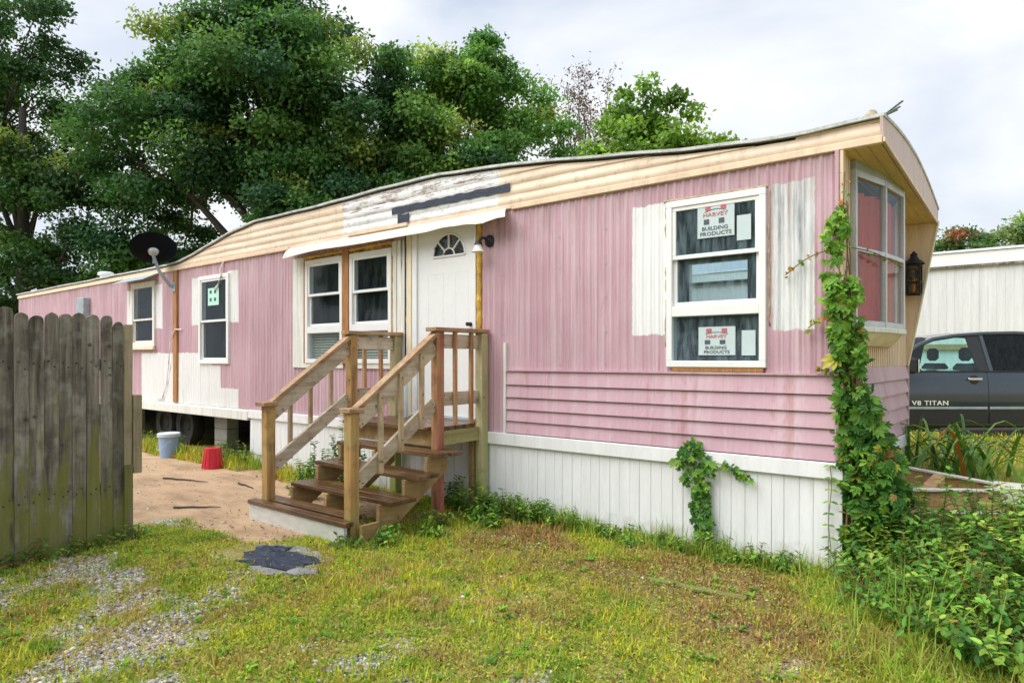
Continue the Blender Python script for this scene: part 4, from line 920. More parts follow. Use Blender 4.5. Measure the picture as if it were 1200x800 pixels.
# ------------------------------------------------------------------ neighbouring mobile home
nb = root('mobile_home', (3, 20.2, 1.2), 'chalky white mobile home standing behind the pickup truck', 'mobile home')
ny = 18.7; nx0, nx1 = -9.5, 9.0; zb0, zt0 = 1.93, 4.22
x = nx0; k = 0
while x < nx1-.01:
    w = min(1.22, nx1-x); mb = MB(); ns = 12
    for i in range(ns):
        a = x+w*i/ns; e = x+w*(i+1)/ns; d = .010 if i % 2 else 0; mb.box(a, e, ny-d-.002*(k % 3), ny+.03, zb0, zt0)
    mb.build('wall_sheet', 'neighbour', nb); x += w; k += 1
MB().box(nx0, nx1, ny+.03, ny+3.2, zb0, zt0+.3).build('rear_body', 'neighbour', nb)
MB().box(nx0-.05, nx1+.05, ny-.06, ny+.02, zt0+.05, zt0+.42).build('fascia', 'white', nb)
MB().box(nx0-.05, nx1+.05, ny-.10, ny+.02, zt0-.02, zt0+.05).build('eave_gutter', 'fence', nb)
V = [(x, ny-.1+3.4*t, zt0+.43+.25*math.sin(math.pi*t)) for x in (nx0-.1, nx1+.1) for t in np.linspace(0, 1, 7)]
MB().add(V, [(i, i+1, i+8, i+7) for i in range(6)]).build('roof', 'roof', nb)
MB().box(nx0, nx1, ny-.04, ny+.04, zb0-.16, zb0).build('sill_beam', 'stringer', nb)
MB().box(nx0, nx1, ny+.06, ny+.09, .9, zb0-.1).build('skirt', 'neighbour', nb)

# ------------------------------------------------------------------ pickup truck
TM = Matrix.Translation((1.2+7.35*.776-11.3*.631, -5.19+7.35*.631+11.3*.776, 0)) @ Matrix.Rotation(math.atan2(-.631, -.776), 4, 'Z')
tr = root('pickup_truck', TM.translation[:], 'dark slate grey crew cab pickup truck with chrome door handles', 'pickup truck')
Wd = 1.0
stx = np.unique(np.concatenate([np.linspace(-2.85, 2.85, 39), np.linspace(1.35, 2.45, 19), np.linspace(-2.2, -1.1, 19)]))
def zlow(x):
    z = .47
    for xa in (1.90, -1.65):
        d = abs(x-xa)
        if d < .50: z = max(z, .40+math.sqrt(.50**2-d*d))
    return z
def section(x):
    nose = ss((x-2.45)/.4); tail = ss((-2.75-x)/.1)
    hw = Wd*(1-.12*nose-.02*tail)
    top = float(np.interp(x, [-2.85, -1.32, -1.3, 1.55, 1.9, 2.6, 2.85], [1.30, 1.30, 1.30, 1.30, 1.24, 1.14, .98]))
    zl = zlow(x); p = [(hw*.80, zl), (hw*.985, zl), (hw*.995, max(zl+.01, .70)), (hw*1.0, max(zl+.02, .735)), (hw*1.004, max(zl+.03, .76)), (hw*1.0, max(zl+.05, 1.0)), (hw*.985, max(zl+.08, top-.12)), (hw*.955, top-.012), (hw*.90, top+.004)]
    return p
V, f = [], []
for x in stx:
    p = section(x); V += [(x, y, z) for y, z in p] + [(x, 0, p[-1][1]+.03)] + [(x, -y, z) for y, z in p[::-1]]
m_ = 19
for i in range(len(stx)-1):
    for j in range(m_-1): f.append((i*m_+j, i*m_+j+1, (i+1)*m_+j+1, (i+1)*m_+j))
f += [tuple(range(m_)), tuple((len(stx)-1)*m_+j for j in range(m_))[::-1]]
MB().add(V, f).build('body', 'carpaint', tr, smooth=True, xf=TM)
MB().box(-2.7, 2.6, -.78, .78, .35, .60).build('underbody', 'plastic', tr, xf=TM)
# roof and pillars
RP = [(1.62, 1.31), (1.29, 1.53), (.98, 1.71), (.72, 1.815), (.35, 1.872), (-.1, 1.905), (-.6, 1.915), (-1.02, 1.895), (-1.20, 1.80), (-1.34, 1.32)]
def gy_(z): return float(np.interp(z, [1.28, 1.92], [.945, .70]))
V = []; n_ = len(RP)
for x, z in RP:
    h = gy_(z); V += [(x, h, z), (x, h*.6, z+.03*ss((z-1.5)/.3)), (x, -h*.6, z+.03*ss((z-1.5)/.3)), (x, -h, z)]
RF = [(i*4+j, i*4+j+1, (i+1)*4+j+1, (i+1)*4+j) for i in range(3, 7) for j in range(3)]
MB().add(V, RF).build('roof', 'carpaint', tr, smooth='all', xf=TM)
WS = [(i*4+j, i*4+j+1, (i+1)*4+j+1, (i+1)*4+j) for i in range(0, 3) for j in range(3)]
MB().add(V, WS).build('windshield', 'teal', tr, smooth='all', xf=TM)
MB().add(V, [(i*4+j, i*4+j+1, (i+1)*4+j+1, (i+1)*4+j) for i in range(7, 9) for j in range(3)]).build('rear_glass', 'tint', tr, xf=TM)
for s_ in (1, -1):
    P3 = lambda x, z, o=0: (x, s_*(gy_(z)+o), z)
    MB().tube([P3(x, z-.012, -.005) for x, z in RP[:9]], [.035, .034, .034, .034, .034, .034, .034, .034, .03], 8).build('roof_rail', 'carpaint', tr, smooth='all', xf=TM)
    MB().tube([P3(-1.20, 1.80), P3(-1.34, 1.32)], .05, 8).build('rear_pillar', 'carpaint', tr, smooth='all', xf=TM)
    MB().prism([P3(.13, 1.30), P3(-.07, 1.30), P3(-.06, 1.89), P3(.19, 1.87)], (0, s_*-.03, 0)).build('door_pillar', 'plastic', tr, xf=TM)
    MB().prism([P3(-.035, 1.30, .004), P3(-.095, 1.30, .004), P3(-.075, 1.885, .004), P3(-.02, 1.885, .004)], (0, s_*.006, 0)).build('pillar_strip', 'carpaint', tr, xf=TM)
    MB().prism([P3(1.45, 1.31), P3(.13, 1.31), P3(.19, 1.85), P3(.35, 1.845), P3(.72, 1.785), P3(.98, 1.685), P3(1.25, 1.52)], (0, s_*-.006, 0)).build('front_window', 'teal', tr, xf=TM)
    MB().prism([P3(-.09, 1.31), P3(-1.20, 1.31), P3(-1.1, 1.78), P3(-.95, 1.875), P3(-.08, 1.875)], (0, s_*-.006, 0)).build('rear_window', 'tint' if s_ > 0 else 'teal', tr, xf=TM)
    MB().beam((1.5, s_*.956, 1.298), (-1.25, s_*.956, 1.298), .022, .028).build('belt_trim', 'plastic', tr, xf=TM)
    # doors: raised skins with gaps between them
    for a, c_, nm in ((.035, 1.42, 'front_door'), (-1.15, .015, 'rear_door')):
        prof = [(.985, .49), (.995, .70), (1.0, .735), (1.004, .76), (1.0, 1.0), (.985, 1.18), (.957, 1.283)]
        V2 = [(x, s_*(y+.006), z) for x in (a, c_) for y, z in prof] + [(x, s_*(y-.02), z) for x in (a, c_) for y, z in prof]; q = len(prof)
        fs = [(i, i+1, q+i+1, q+i) for i in range(q-1)] + [(i, i+1, 2*q+i+1, 2*q+i) for i in range(q-1)] + [(q+i, q+i+1, 3*q+i+1, 3*q+i) for i in range(q-1)] + [(0, q, 3*q, 2*q), (q-1, 2*q-1, 4*q-1, 3*q-1)]
        dr = MB().add(V2, fs).build(nm, 'carpaint', tr, smooth=True, xf=TM)
        hx = a+.20
        MB().beam((hx-.11, s_*1.022, 1.185), (hx+.11, s_*1.022, 1.185), .022, .036).build('handle', 'chrome', dr, bevel=.008, xf=TM)
        MB().lathe([(0, 0), (.07, 0), (.06, .004), (0, .002)], (hx, s_*1.0, 1.175), 16, axis=(0, s_, 0)).build('handle_cup', 'plastic', dr, xf=TM)
        MB().beam((a+.01, s_*1.014, .742), (c_-.01, s_*1.014, .742), .012, .035).build('moulding', 'galv', dr, bevel=.003, xf=TM)
        MB().beam((a+.01, s_*1.006, .60), (c_-.01, s_*1.006, .60), .006, .20).build('lower_cladding', 'plastic', dr, xf=TM)
        if nm == 'front_door':
            M4 = Matrix.Translation((.92, s_*1.0125, .815)) @ Matrix.Rotation(R(180) if s_ > 0 else 0, 4, 'Z') @ FACE
            text_obj('lettering', 'V8 TITAN', .098, 'shade', TM @ M4, dr, .003, sx=1.22, space=1.12)
    r_ = MB().box(1.22, 1.42, min(s_*.97, s_*1.22), max(s_*.97, s_*1.22), 1.27, 1.52).build('mirror', 'plastic', tr, bevel=.04, xf=TM)
    MB().box(1.20, 1.22, min(s_*1.02, s_*1.2), max(s_*1.02, s_*1.2), 1.30, 1.49).build('mirror_glass', 'chrome', r_, xf=TM)
    for xa in (1.90, -1.65):
        w_ = MB().lathe([(.27, -.13), (.36, -.14), (.39, -.09), (.395, 0), (.39, .09), (.36, .14), (.27, .13)], (xa, s_*.84, .395), 30, axis=(0, s_, 0)).build('wheel', 'rubber', tr, smooth=True, xf=TM)
        MB().lathe([(0, .11), (.08, .12), (.12, .08), (.24, .10), (.275, .13), (.275, -.1), (0, -.1)], (xa, s_*.84, .395), 24, axis=(0, s_, 0)).build('rim', 'alu', w_, smooth=True, xf=TM)
    MB().box(2.66, 2.80, min(s_*.55, s_*.86), max(s_*.55, s_*.86), .82, 1.02).build('headlight', 'lamp_lens', tr, bevel=.03, xf=TM)
    MB().box(-2.87, -2.80, min(s_*.82, s_*.97), max(s_*.82, s_*.97), .85, 1.20).build('tail_light', 'redlens', tr, bevel=.01, xf=TM)
    for xs_ in (-.05, -.85):
        MB().box(xs_-.12, xs_+.12, s_*.42-.24, s_*.42+.24, .85, 1.42).build('seat', 'seat', tr, bevel=.06, xf=TM)
        MB().box(xs_-.02, xs_+.09, s_*.42-.13, s_*.42+.13, 1.46, 1.68).build('headrest', 'seat', tr, bevel=.05, xf=TM)
MB().box(1.05, 1.5, -.85, .85, 1.1, 1.33).build('dashboard', 'plastic', tr, bevel=.05, xf=TM)
sw = [(.86+.05*math.sin(t), .42+.18*math.cos(t), 1.30+.17*math.sin(t)) for t in np.linspace(0, 2*math.pi, 21)]
MB().tube(sw, .014, 6).build('steering_wheel', 'plastic', tr, xf=TM)
MB().box(2.72, 2.94, -.94, .94, .50, .74).build('front_bumper', 'chrome', tr, bevel=.05, xf=TM)
MB().box(-2.98, -2.80, -.92, .92, .52, .72).build('rear_bumper', 'chrome', tr, bevel=.04, xf=TM)
MB().box(2.70, 2.83, -.52, .52, .80, 1.06).build('grille', 'chrome', tr, bevel=.03, xf=TM)

# ------------------------------------------------------------------ trees
TREE_K = 2.2
def rnd_dirs(n): return unit(rng.standard_normal((n, 3)))
def tree(name, label, x, y, lobes, trunk_r, trunk_h, ncl, per, L, cols, w, cat='tree', group=None, crad=.75, bark='bark', limbs=.4, twigs=False, fork=None, flat=.65):
    z0 = gz(x, y); r = root(name, (x, y, z0), label, cat, group); base = np.array([x, y, z0])
    lob = np.array(lobes, float); vol = lob[:, 3]*lob[:, 4]*lob[:, 5]; li = rng.choice(len(lob), ncl, p=vol/vol.sum())
    d = rnd_dirs(ncl); rad = rng.uniform(.25, 1, ncl)**.45
    C = base + lob[li, :3] + d*rad[:, None]*lob[li, 3:]
    crown_c = base + (lob[:, :3]*vol[:, None]).sum(0)/vol.sum()
    # trunk and limbs
    mb = MB(); wob = rng.uniform(-.25, .25, (4, 2)); tp = []
    for i, t in enumerate(np.linspace(0, 1, 7)):
        tp.append((x+wob[0, 0]*math.sin(t*3)+wob[1, 0]*t, y+wob[0, 1]*math.sin(t*2.5), z0-.1+t*trunk_h))
    mb.tube(tp, [trunk_r*(1.25 if i == 0 else 1-.105*i) for i in range(7)], 9)
    sel = rng.permutation(ncl)[:int(ncl*limbs)]
    mains = []
    for q, i in enumerate(sel):
        c_ = C[i]; hfrac = np.clip((c_[2]-z0)/max(trunk_h*1.35, .1)*.75, .22, .98)
        j = int(hfrac*6); p0 = np.array(tp[min(j, 6)]); mid = p0*.55+c_*.45+np.array([0, 0, .10*np.linalg.norm(c_-p0)])+rng.normal(0, .15, 3)
        if q > 8 and mains:
            m0 = min(mains, key=lambda m_: np.linalg.norm(m_-c_)); p0 = m0; mid = (p0+c_)/2+rng.normal(0, .12, 3); r0 = trunk_r*.14
        else: mains += [mid, mid*.4+c_*.6]; r0 = trunk_r*.38
        mb.tube([p0, (p0+mid)/2+rng.normal(0, .06, 3), mid, (mid+c_)/2+rng.normal(0, .08, 3), c_], [r0, r0*.85, r0*.65, r0*.42, r0*.15], 5, cap=False)
    mb.build('trunk', bark, r, smooth='all')
    n = ncl*per; ci = np.repeat(np.arange(ncl), per)
    cr_ = crad*rng.uniform(.6, 1.3, ncl)
    off = rnd_dirs(n); off[:, 2] = np.where(off[:, 2] < -.2, -off[:, 2]*rng.choice([1, -1], n, p=[.7, .3]), off[:, 2]); lump = 1+.35*np.sin(off[:, :1]*5+ci[:, None]*1.7)*np.sin(off[:, 1:2]*5+ci[:, None]*.9); off = off*lump*(rng.random((n, 1))**.45)+rng.normal(0, .09, (n, 3)); off[:, 2] *= flat
    P = C[ci]+off*cr_[ci, None]
    U = unit(rng.standard_normal((n, 3))+off*.9+np.array([0, 0, -.35])); N0 = unit(rng.standard_normal((n, 3))*.42+np.array([0, 0, .55])+unit(off)*.9+unit(P-crown_c)*.25)
    cc = palette(ncl, cols, w)[ci]*(1+.22*rng.standard_normal((n, 1))); cc = np.clip(cc*TREE_K, .006, .9)
    V, F_, Cc = leaves(P, U, N0, L*rng.uniform(.7, 1.25, n), L*.62*rng.uniform(.8, 1.2, n), cc)
    cw = np_mesh('crown', V, F_, 'treeleaf', r, Cc)
    return r
OAK = [(.024, .066, .022), (.038, .092, .026), (.060, .122, .030), (.110, .150, .034), (.015, .046, .020)]
def at_px(l, d): return (1.2+l*.776-d*.631, -5.19+l*.631+d*.776)     # yard coordinates along and across the drive
x, y = at_px(-8.4, 23.0)
tree('oak_tree', 'huge dark green oak with forking limbs rising behind the roof', x, y,
     [(0, 0, 10.2, 3.6, 3.2, 3.4), (-2.9, -1.8, 8.8, 3.0, 2.6, 3.2), (2.2, 2.0, 9.2, 3.0, 2.6, 3.0), (-3.2, -2.0, 5.6, 2.2, 2.2, 1.7), (1.6, 1.0, 6.2, 2.8, 2.4, 1.7), (3.6, 2.6, 6.8, 2.0, 2.0, 1.8), (.2, 0, 12.4, 2.2, 2, 1.6), (-2.4, -1.9, 11.6, 2.0, 1.8, 1.9), (2.6, 2.1, 11.4, 1.7, 1.6, 1.5)], .42, 8.5, 285, 540, .165, OAK, [3, 4, 3, 1.0, 2], crad=.92, limbs=.30)
x, y = at_px(-2.0, 24.5)
tree('oak_tree', 'rounded green oak with a yellowing top beside the leafless looking tree', x, y,
     [(0, 0, 9.2, 2.8, 2.6, 3.2), (-1.5, -1.0, 7.6, 2.3, 2.2, 2.4), (1.8, 1.3, 8.6, 2.1, 2.0, 2.6), (.4, .2, 11.4, 2.2, 2.0, 1.7), (2.4, 2.0, 6.2, 1.3, 1.3, .9)], .34, 8.5, 150, 520, .16, [(.040, .105, .030), (.066, .148, .036), (.105, .185, .042), (.17, .21, .045), (.028, .075, .028)], [3, 4, 3, 1.0, 1.4], crad=.80, limbs=.32)
x, y = at_px(-17.6, 24.0)
tree('tall_tree', 'tall loose crowned dark tree with sky gaps at the end of the home', x, y,
     [(0, 0, 10.5, 2.4, 2.2, 3.6), (.9, .6, 12.6, 1.6, 1.5, 1.8), (-1.4, -1, 8.0, 2.4, 2.2, 2.4), (1.2, .6, 6.2, 2.2, 2.0, 1.8), (-2.6, -1.4, 11.4, 2.0, 2.0, 2.4), (.2, 0, 4.0, 2.6, 2.4, 1.5), (2.3, 1.8, 8.2, 1.7, 1.6, 2.0), (2.6, 2.0, 4.8, 1.8, 1.8, 1.6)], .30, 10.5, 165, 440, .165, [(.020, .052, .020), (.032, .078, .024), (.052, .108, .028), (.09, .13, .03)], [3, 4, 2, .8], crad=.80, limbs=.4)
x, y = at_px(-13.6, 26.5)
tree('understorey_tree', 'low dark shade tree filling the gap between the two largest crowns', x, y,
     [(0, 0, 4.2, 2.8, 2.6, 2.4), (-2.6, -2, 3.4, 2.4, 2.2, 1.9), (2.6, 2, 4.0, 2.4, 2.2, 2.0)], .2, 4.2, 90, 260, .165, [(.02, .045, .016), (.035, .075, .02), (.06, .105, .022)], [2, 3, 2], crad=.8, limbs=.3)
# thin tree with few brown leaves
x, y = at_px(2.85, 26.0); z0 = gz(x, y)
r = root('bare_tree', (x, y, z0), 'thin upright tree with bare grey stems and sparse purple brown leaves', 'tree'); mb = MB(); tips = []
for k in range(15):
    a = rng.uniform(0, 6.28); sp_ = rng.uniform(.1, 1.7); h = rng.uniform(10.2, 13.4)-sp_*.9; b0 = np.array([x, y, z0]); b1_ = b0+np.array([math.cos(a)*sp_*.45, math.sin(a)*sp_*.45, h*.5]); b2_ = b0+np.array([math.cos(a)*sp_, math.sin(a)*sp_, h])
    mb.tube([b0, b1_, (b1_+b2_)/2+rng.normal(0, .06, 3), b2_], [.07, .045, .028, .008], 5, cap=False)
    for q in range(26):
        t = rng.uniform(.30, 1); p = b1_*(1-t)+b2_*t if rng.random() < .8 else b1_+(b2_-b1_)*t; e = p+np.array([rng.normal(0, .26), rng.normal(0, .26), rng.uniform(.15, .6)]); mb.tube([p, (p+e)/2+rng.normal(0, .03, 3), e], [.012, .008, .004], 3, cap=False); tips += [e, (p+e)/2]
mb.build('trunk', 'twig', r)
tips = np.array(tips); n = len(tips)*7; P = np.repeat(tips, 7, 0)+rng.normal(0, .13, (n, 3))
V, F_, Cc = leaves(P, unit(rng.standard_normal((n, 3))+[0, 0, -.6]), rnd_dirs(n), rng.uniform(.07, .15, n), rng.uniform(.05, .08, n), palette(n, [(.12, .07, .065), (.17, .10, .09), (.09, .07, .05), (.14, .13, .06)]))
np_mesh('crown', V, F_, 'treeleaf', r, Cc)
x, y = at_px(3.55, 17.0)
tree('maple_tree', 'bright green young maple tree showing over the roof', x, y, [(-.2, 0, 6.0, 1.5, 1.4, 2.0), (1.2, .9, 5.8, 1.2, 1.1, 1.5), (-1.0, -.7, 5.6, 1.1, 1.0, 1.2), (-.1, .0, 7.9, .8, .8, .8), (.85, .7, 7.4, .42, .42, .7), (1.9, 1.5, 6.2, .7, .7, .7)], .10, 7.2, 210, 130, .15, [(.06, .12, .018), (.09, .165, .024), (.13, .20, .03), (.04, .085, .016)], [3, 4, 2, 1.5], crad=.42, limbs=.5)
for (l, d, h) in ((6.5, 17.5, 6.7), (7.35, 17.5, 6.95)):
    x, y = at_px(l, d); tree('sapling', 'small grey green sapling tip just clearing the roof edge', x, y, [(0, 0, h-.5, .35, .35, .55), (-.25, -.2, h-1.0, .3, .3, .4)], .04, h-.4, 14, 40, .12, [(.10, .15, .08), (.14, .19, .11)], None, group='sapling tips beyond the roof', crad=.22, limbs=.9, bark='twig')
x, y = at_px(27.0, 36.0)
tree('hedgerow_tree', 'broad green tree with pale gaps beyond the white home', x, y, [(0, 0, 5.5, 2.4, 2.2, 2.4), (2.0, 1.4, 5.2, 2.0, 2.0, 2.0), (-1.4, -1, 4.6, 1.6, 1.6, 1.6), (.6, .4, 7.0, 1.2, 1.2, 1.2)], .2, 5.5, 120, 160, .20, [(.05, .11, .03), (.08, .15, .045), (.12, .19, .06), (.10, .13, .07)], None, crad=.62, limbs=.35)
x, y = at_px(23.6, 35.0)
tree('berry_tree', 'small dark tree dotted with red berries beside the tan wing', x, y, [(0, 0, 5.2, 1.3, 1.3, 1.9), (.9, .6, 4.6, 1.0, 1, 1.3)], .14, 5, 55, 150, .19, [(.03, .07, .025), (.05, .10, .03), (.13, .05, .03), (.08, .14, .04)], [4, 4, .8, 2], crad=.55, limbs=.4)
x, y = at_px(31.5, 38.0)
tree('hedgerow_tree', 'round dense green tree at the edge of the far hedge', x, y, [(0, 0, 5.4, 2.8, 2.6, 2.6), (2.4, 1.8, 5.0, 2.2, 2, 2.2)], .2, 5.5, 100, 170, .21, [(.045, .10, .03), (.07, .14, .04), (.11, .18, .05)], None, crad=.7, limbs=.3)

def copy_tree(src, x, y, rz, label, group=None):
    c_ = src.copy(); col.objects.link(c_); c_.location = (x, y, gz(x, y)); c_.rotation_euler = (0, 0, rz); c_['label'] = label
    if group: c_['group'] = group
    for ch in src.children:
        d_ = ch.copy(); col.objects.link(d_); d_.parent = c_
    return c_
TR = {o.name: o for o in col.objects if o.parent is None}
copy_tree(TR['understorey_tree'], 9.0, 12.8, 1.2, 'low green tree beside the truck mirrored in the bay window glass')
for k_, (nm_, x_, y_, a_) in enumerate((('oak_tree', -38, -22, 2.0), ('oak_tree.001', -27, -30, .8), ('oak_tree', -12, -34, 4.0), ('oak_tree.001', 3, -34, 2.4))):
    copy_tree(TR[nm_], x_, y_, a_, 'big green tree across the lane mirrored in the windows', 'trees across the lane')
# ------------------------------------------------------------------ creepers, weeds and shrubs
def palmate(P, U, N0, L, C, k=5):
    """five leaflets from one point, as Virginia creeper has"""
    U = unit(U); S = unit(np.cross(N0, U)); parts = []
    for a, s_ in zip(np.linspace(-72, 72, k), [.62, .85, 1, .85, .62]):
        d = U*math.cos(R(a))+S*math.sin(R(a)); parts.append(leaves(P, d, N0, L*s_, L*.46*s_, C, .07, .12, True))
    return join(parts)
GREEN = [(.042, .145, .020), (.078, .220, .026), (.135, .30, .038), (.22, .38, .05)]
# creeper on the corner
cr_r = root('creeper', (.08, -.06, 0), 'leafy green creeper climbing the front corner of the pink home', 'creeper')
mb = MB(); P, N0, U = [], [], []
for k in range(16):
    top = rng.uniform(1.3, 2.35) if k > 2 else (2.85, 2.6, 2.5)[k]; xb = rng.uniform(.05, .20); pts = []
    for t in np.linspace(0, 1, 14):
        z = .03+t*top; wd = .36*(1-z/2.7)**1.2+.04
        pts.append((np.clip(.04+(xb-.05)*wd*2.6+.025*math.sin(t*9+k), .036, .40) if z < 1.5 else .045+.02*math.sin(t*9+k), -.05+.06*math.sin(t*6+k*1.3)+(.30*rng.random()*wd), z))
    MB().tube([(a_, b_+.05, c_) for a_, b_, c_ in pts], [.010*(1-.7*i/14) for i in range(14)], 5, cap=False).build('stem', 'stem', cr_r)
n = 5200; z = rng.uniform(0, 1, n)**1.75*2.55
x0_ = np.interp(z, [0, .5, 1.0, 1.4, 1.7, 2.1, 2.4, 2.6], [.03, .03, .02, -.01, -.05, -.10, -.07, -.01]); x1_ = np.interp(z, [0, .5, .9, 1.2, 1.6, 2.1, 2.4, 2.6], [.40, .36, .29, .20, .13, .10, .07, .03])
clump = vnoise(z*2.0, np.zeros(n), 3.0, 300, 3); px_ = x0_+(x1_-x0_)*rng.random(n)*(.6+.8*clump); onside = px_ > .03
py_ = np.where(onside, -.085+rng.random(n)*np.interp(z, [0, 1, 1.6, 2.6], [.62, .46, .14, .05]), -.05-rng.random(n)*.05); px_ = np.where(onside & (py_ < -.0), np.maximum(px_, .045), px_)
st_ = rng.random(n) < .12; py_ = py_-st_*rng.random(n)*.08
P = np.stack([px_, py_, z], 1); N0 = np.where(onside[:, None], np.array([[.65, -.6, .5]]), np.array([[.2, -.9, .45]]))+rng.normal(0, .38, (n, 3)); U = rng.normal(0, .7, (n, 3))+np.array([0, 0, -.6])
cl = palette(n, GREEN+[(.36, .36, .05), (.30, .17, .06)], [3, 4, 2.5, 1.4, .25, .15]); hi = ss((z-1.2)/.8)[:, None]; cl = cl*(1+.5*hi)+np.array([.05, .03, 0])*hi
keep = rng.random(n) < np.interp(z, [.9, 1.4, 2.1, 2.45, 2.6], [1, .30, .16, .11, .04])*(.15+3.2*clump**2)
V, F_, Cc = palmate(P[keep], U[keep], unit(N0[keep]), (.062*rng.lognormal(0, .30, n))[keep], cl[keep])
o = np_mesh('foliage', V, F_, 'leaf', cr_r, Cc)
# long shoots reaching out from the creeper
mb = MB(); lv = []
for (p0, p1) in (((-.03, -.06, 2.28), (-.36, -.05, 2.12)), ((.05, .1, 2.3), (.25, .9, 2.22)), ((.03, -.04, 2.3), (.04, -.03, 2.82)), ((.0, -.07, 1.78), (-.20, -.06, 1.72)), ((0, -.07, 1.35), (-.14, -.06, 1.42))):
    p0, p1 = np.array(p0), np.array(p1); pts = [p0+(p1-p0)*t+np.array([0, -.012*math.sin(t*3), .03*math.sin(t*math.pi)]) for t in np.linspace(0, 1, 7)]; MB().tube(pts, .004, 4, cap=False).build('shoot', 'stem', cr_r); lv += [p for p in pts[2:] for _ in range(2)]
lv = np.array(lv)+rng.normal(0, .012, (len(lv), 3)); n = len(lv)
V, F_, Cc = palmate(lv, rng.normal(0, .5, (n, 3))+[0, 0, -.4], unit(np.array([[.2, -.9, .4]])+rng.normal(0, .25, (n, 3))), .034*rng.uniform(.6, 1.4, n), palette(n, [(.24, .30, .04), (.42, .33, .04), (.45, .22, .04), (.16, .30, .05)]))
np_mesh('young_foliage', V, F_, 'leaf', cr_r, Cc)
# creeper patch on the skirting
c2 = root('creeper', (-.97, -.07, 0), 'small creeper patch hanging on the white skirting boards', 'creeper')
mb = MB(); mb.tube([(-1.0, -.07, .02), (-1.02, -.06, .3), (-1.07, -.06, .6), (-1.10, -.065, .80)], [.008, .007, .006, .003], 5); mb.build('stem', 'stem', c2); mb = MB(); mb.tube([(-1.02, -.06, .5), (-.92, -.06, .68), (-.78, -.06, .66), (-.62, -.06, .58)], [.005, .004, .004, .002], 5)
mb.build('stem', 'stem', c2)
n = 250; z = rng.uniform(.05, .84, n); w = np.interp(z, [0, .2, .45, .6, .75, .85], [.11, .05, .05, .12, .11, .04])*(.5+1.2*vnoise(z, np.zeros(n), 9, 77, 2)); xc = np.interp(z, [0, .3, .6, .85], [-.96, -1.0, -1.03, -1.08])
P = np.stack([xc+rng.uniform(-1, 1, n)*w, -.062-rng.random(n)*.05, z], 1)
sh = np.array([(-.82+.025*i, -.065, .67-.012*i) for i in range(9)]); P = np.concatenate([P, sh, sh+[.01, -.01, .02]]); n = len(P)
V, F_, Cc = palmate(P, rng.normal(0, .5, (n, 3))+[0, 0, -.7], unit(np.array([[.15, -.9, .45]])+rng.normal(0, .25, (n, 3))), .048*rng.lognormal(0, .3, n), palette(n, GREEN, [3, 4, 3, 1.5]))
np_mesh('foliage', V, F_, 'leaf', c2, Cc)
# single hanging vine by the skirting corner
c3 = root('hanging_vine', (-.06, -.06, .1), 'thin red stemmed vine with paired leaves beside the skirting corner', 'vine')
pv = [(-.05+.01*math.sin(i), -.062, .74-.085*i) for i in range(8)]; MB().tube(pv, .003, 5).build('stem', 'stem', c3)
for i in range(7):
    P = np.array([pv[i]]*2); V, F_, Cc = leaves(P, np.array([[-1, -.2, -.1], [1, -.3, -.2]])+rng.normal(0, .12, (2, 3)), np.array([[0, -.5, .9], [0, -.5, .9]]), np.array([.06, .06])*rng.uniform(.7, 1.1), .028, palette(2, GREEN[1:]), .06, .1, True)
    np_mesh('leaf', V, F_, 'leaf', c3, Cc)

def shrub(name, x, y, h, spread, ns, label, cat, group, L=.055, cols=GREEN, w=(3, 4, 3, 1.5), lean=(0, 0), step=.055, blossom=False, oval=True):
    z0 = gz(x, y); r = root(name, (x, y, z0), label, cat, group); mb = MB(); P, U, N0 = [], [], []
    for k in range(ns):
        a = rng.uniform(0, 6.28); s_ = spread*rng.uniform(.25, 1); hh = h*rng.uniform(.5, 1.15)*(1.25 if rng.random() < .08 else 1)*(1-.35*(s_/max(spread, .01))**2); b0 = np.array([x+math.cos(a)*s_*.25, y+math.sin(a)*s_*.25, z0-.01]); e = np.array([x+math.cos(a)*s_+lean[0]*hh, y+math.sin(a)*s_+lean[1]*hh, z0+hh]); md = b0*.5+e*.5+np.array([0, 0, hh*.18])-np.array([math.cos(a), math.sin(a), 0])*s_*.12
        pts = [(1-t)**2*b0+2*t*(1-t)*md+t*t*e for t in np.linspace(0, 1, 6)]; mb.tube(pts, [.004, .0036, .003, .0027, .002, .001], 4, cap=False)
        ln = np.linalg.norm(e-b0); m_ = max(3, int(ln/step))
        for i in range(m_):
            t = .12+.9*i/m_; t = min(t, 1); p = (1-t)**2*b0+2*t*(1-t)*md+t*t*e; ax = unit((e-b0)[None])[0]; sd = np.cross(ax, rng.standard_normal(3)); sd /= np.linalg.norm(sd)
            for sg in (1, -1): P.append(p); U.append(sd*sg+ax*.35+rng.normal(0, .15, 3)); N0.append(np.array([0, 0, 1.])+rng.normal(0, .3, 3)+ax*.2)
    mb.build('stem', 'stem', r)
    P, U, N0 = map(np.array, (P, U, N0)); n = len(P); cl = palette(ns, cols, w)[np.repeat(np.arange(ns), n//ns+1)[:n]]*(1+.2*rng.standard_normal((n, 1)))
    V, F_, Cc = leaves(P, U, unit(N0), L*rng.uniform(.6, 1.2, n), L*.55*rng.uniform(.8, 1.1, n), np.clip(cl, .01, 1), .06, .15, oval)
    np_mesh('foliage', V, F_, 'leaf', r, Cc)
    if blossom:
        pc = np.array([x, y, z0+h*.9])+rng.normal(0, .022, (26, 3)); V, F_, Cc = leaves(pc, rnd_dirs(26), rnd_dirs(26), .028, .014, np.array([[.85, .82, .70]]*26)); np_mesh('blossom', V, F_, 'leaf', r, Cc)
    return r
HON = [(.055, .175, .026), (.105, .275, .038), (.18, .375, .05), (.30, .48, .07)]
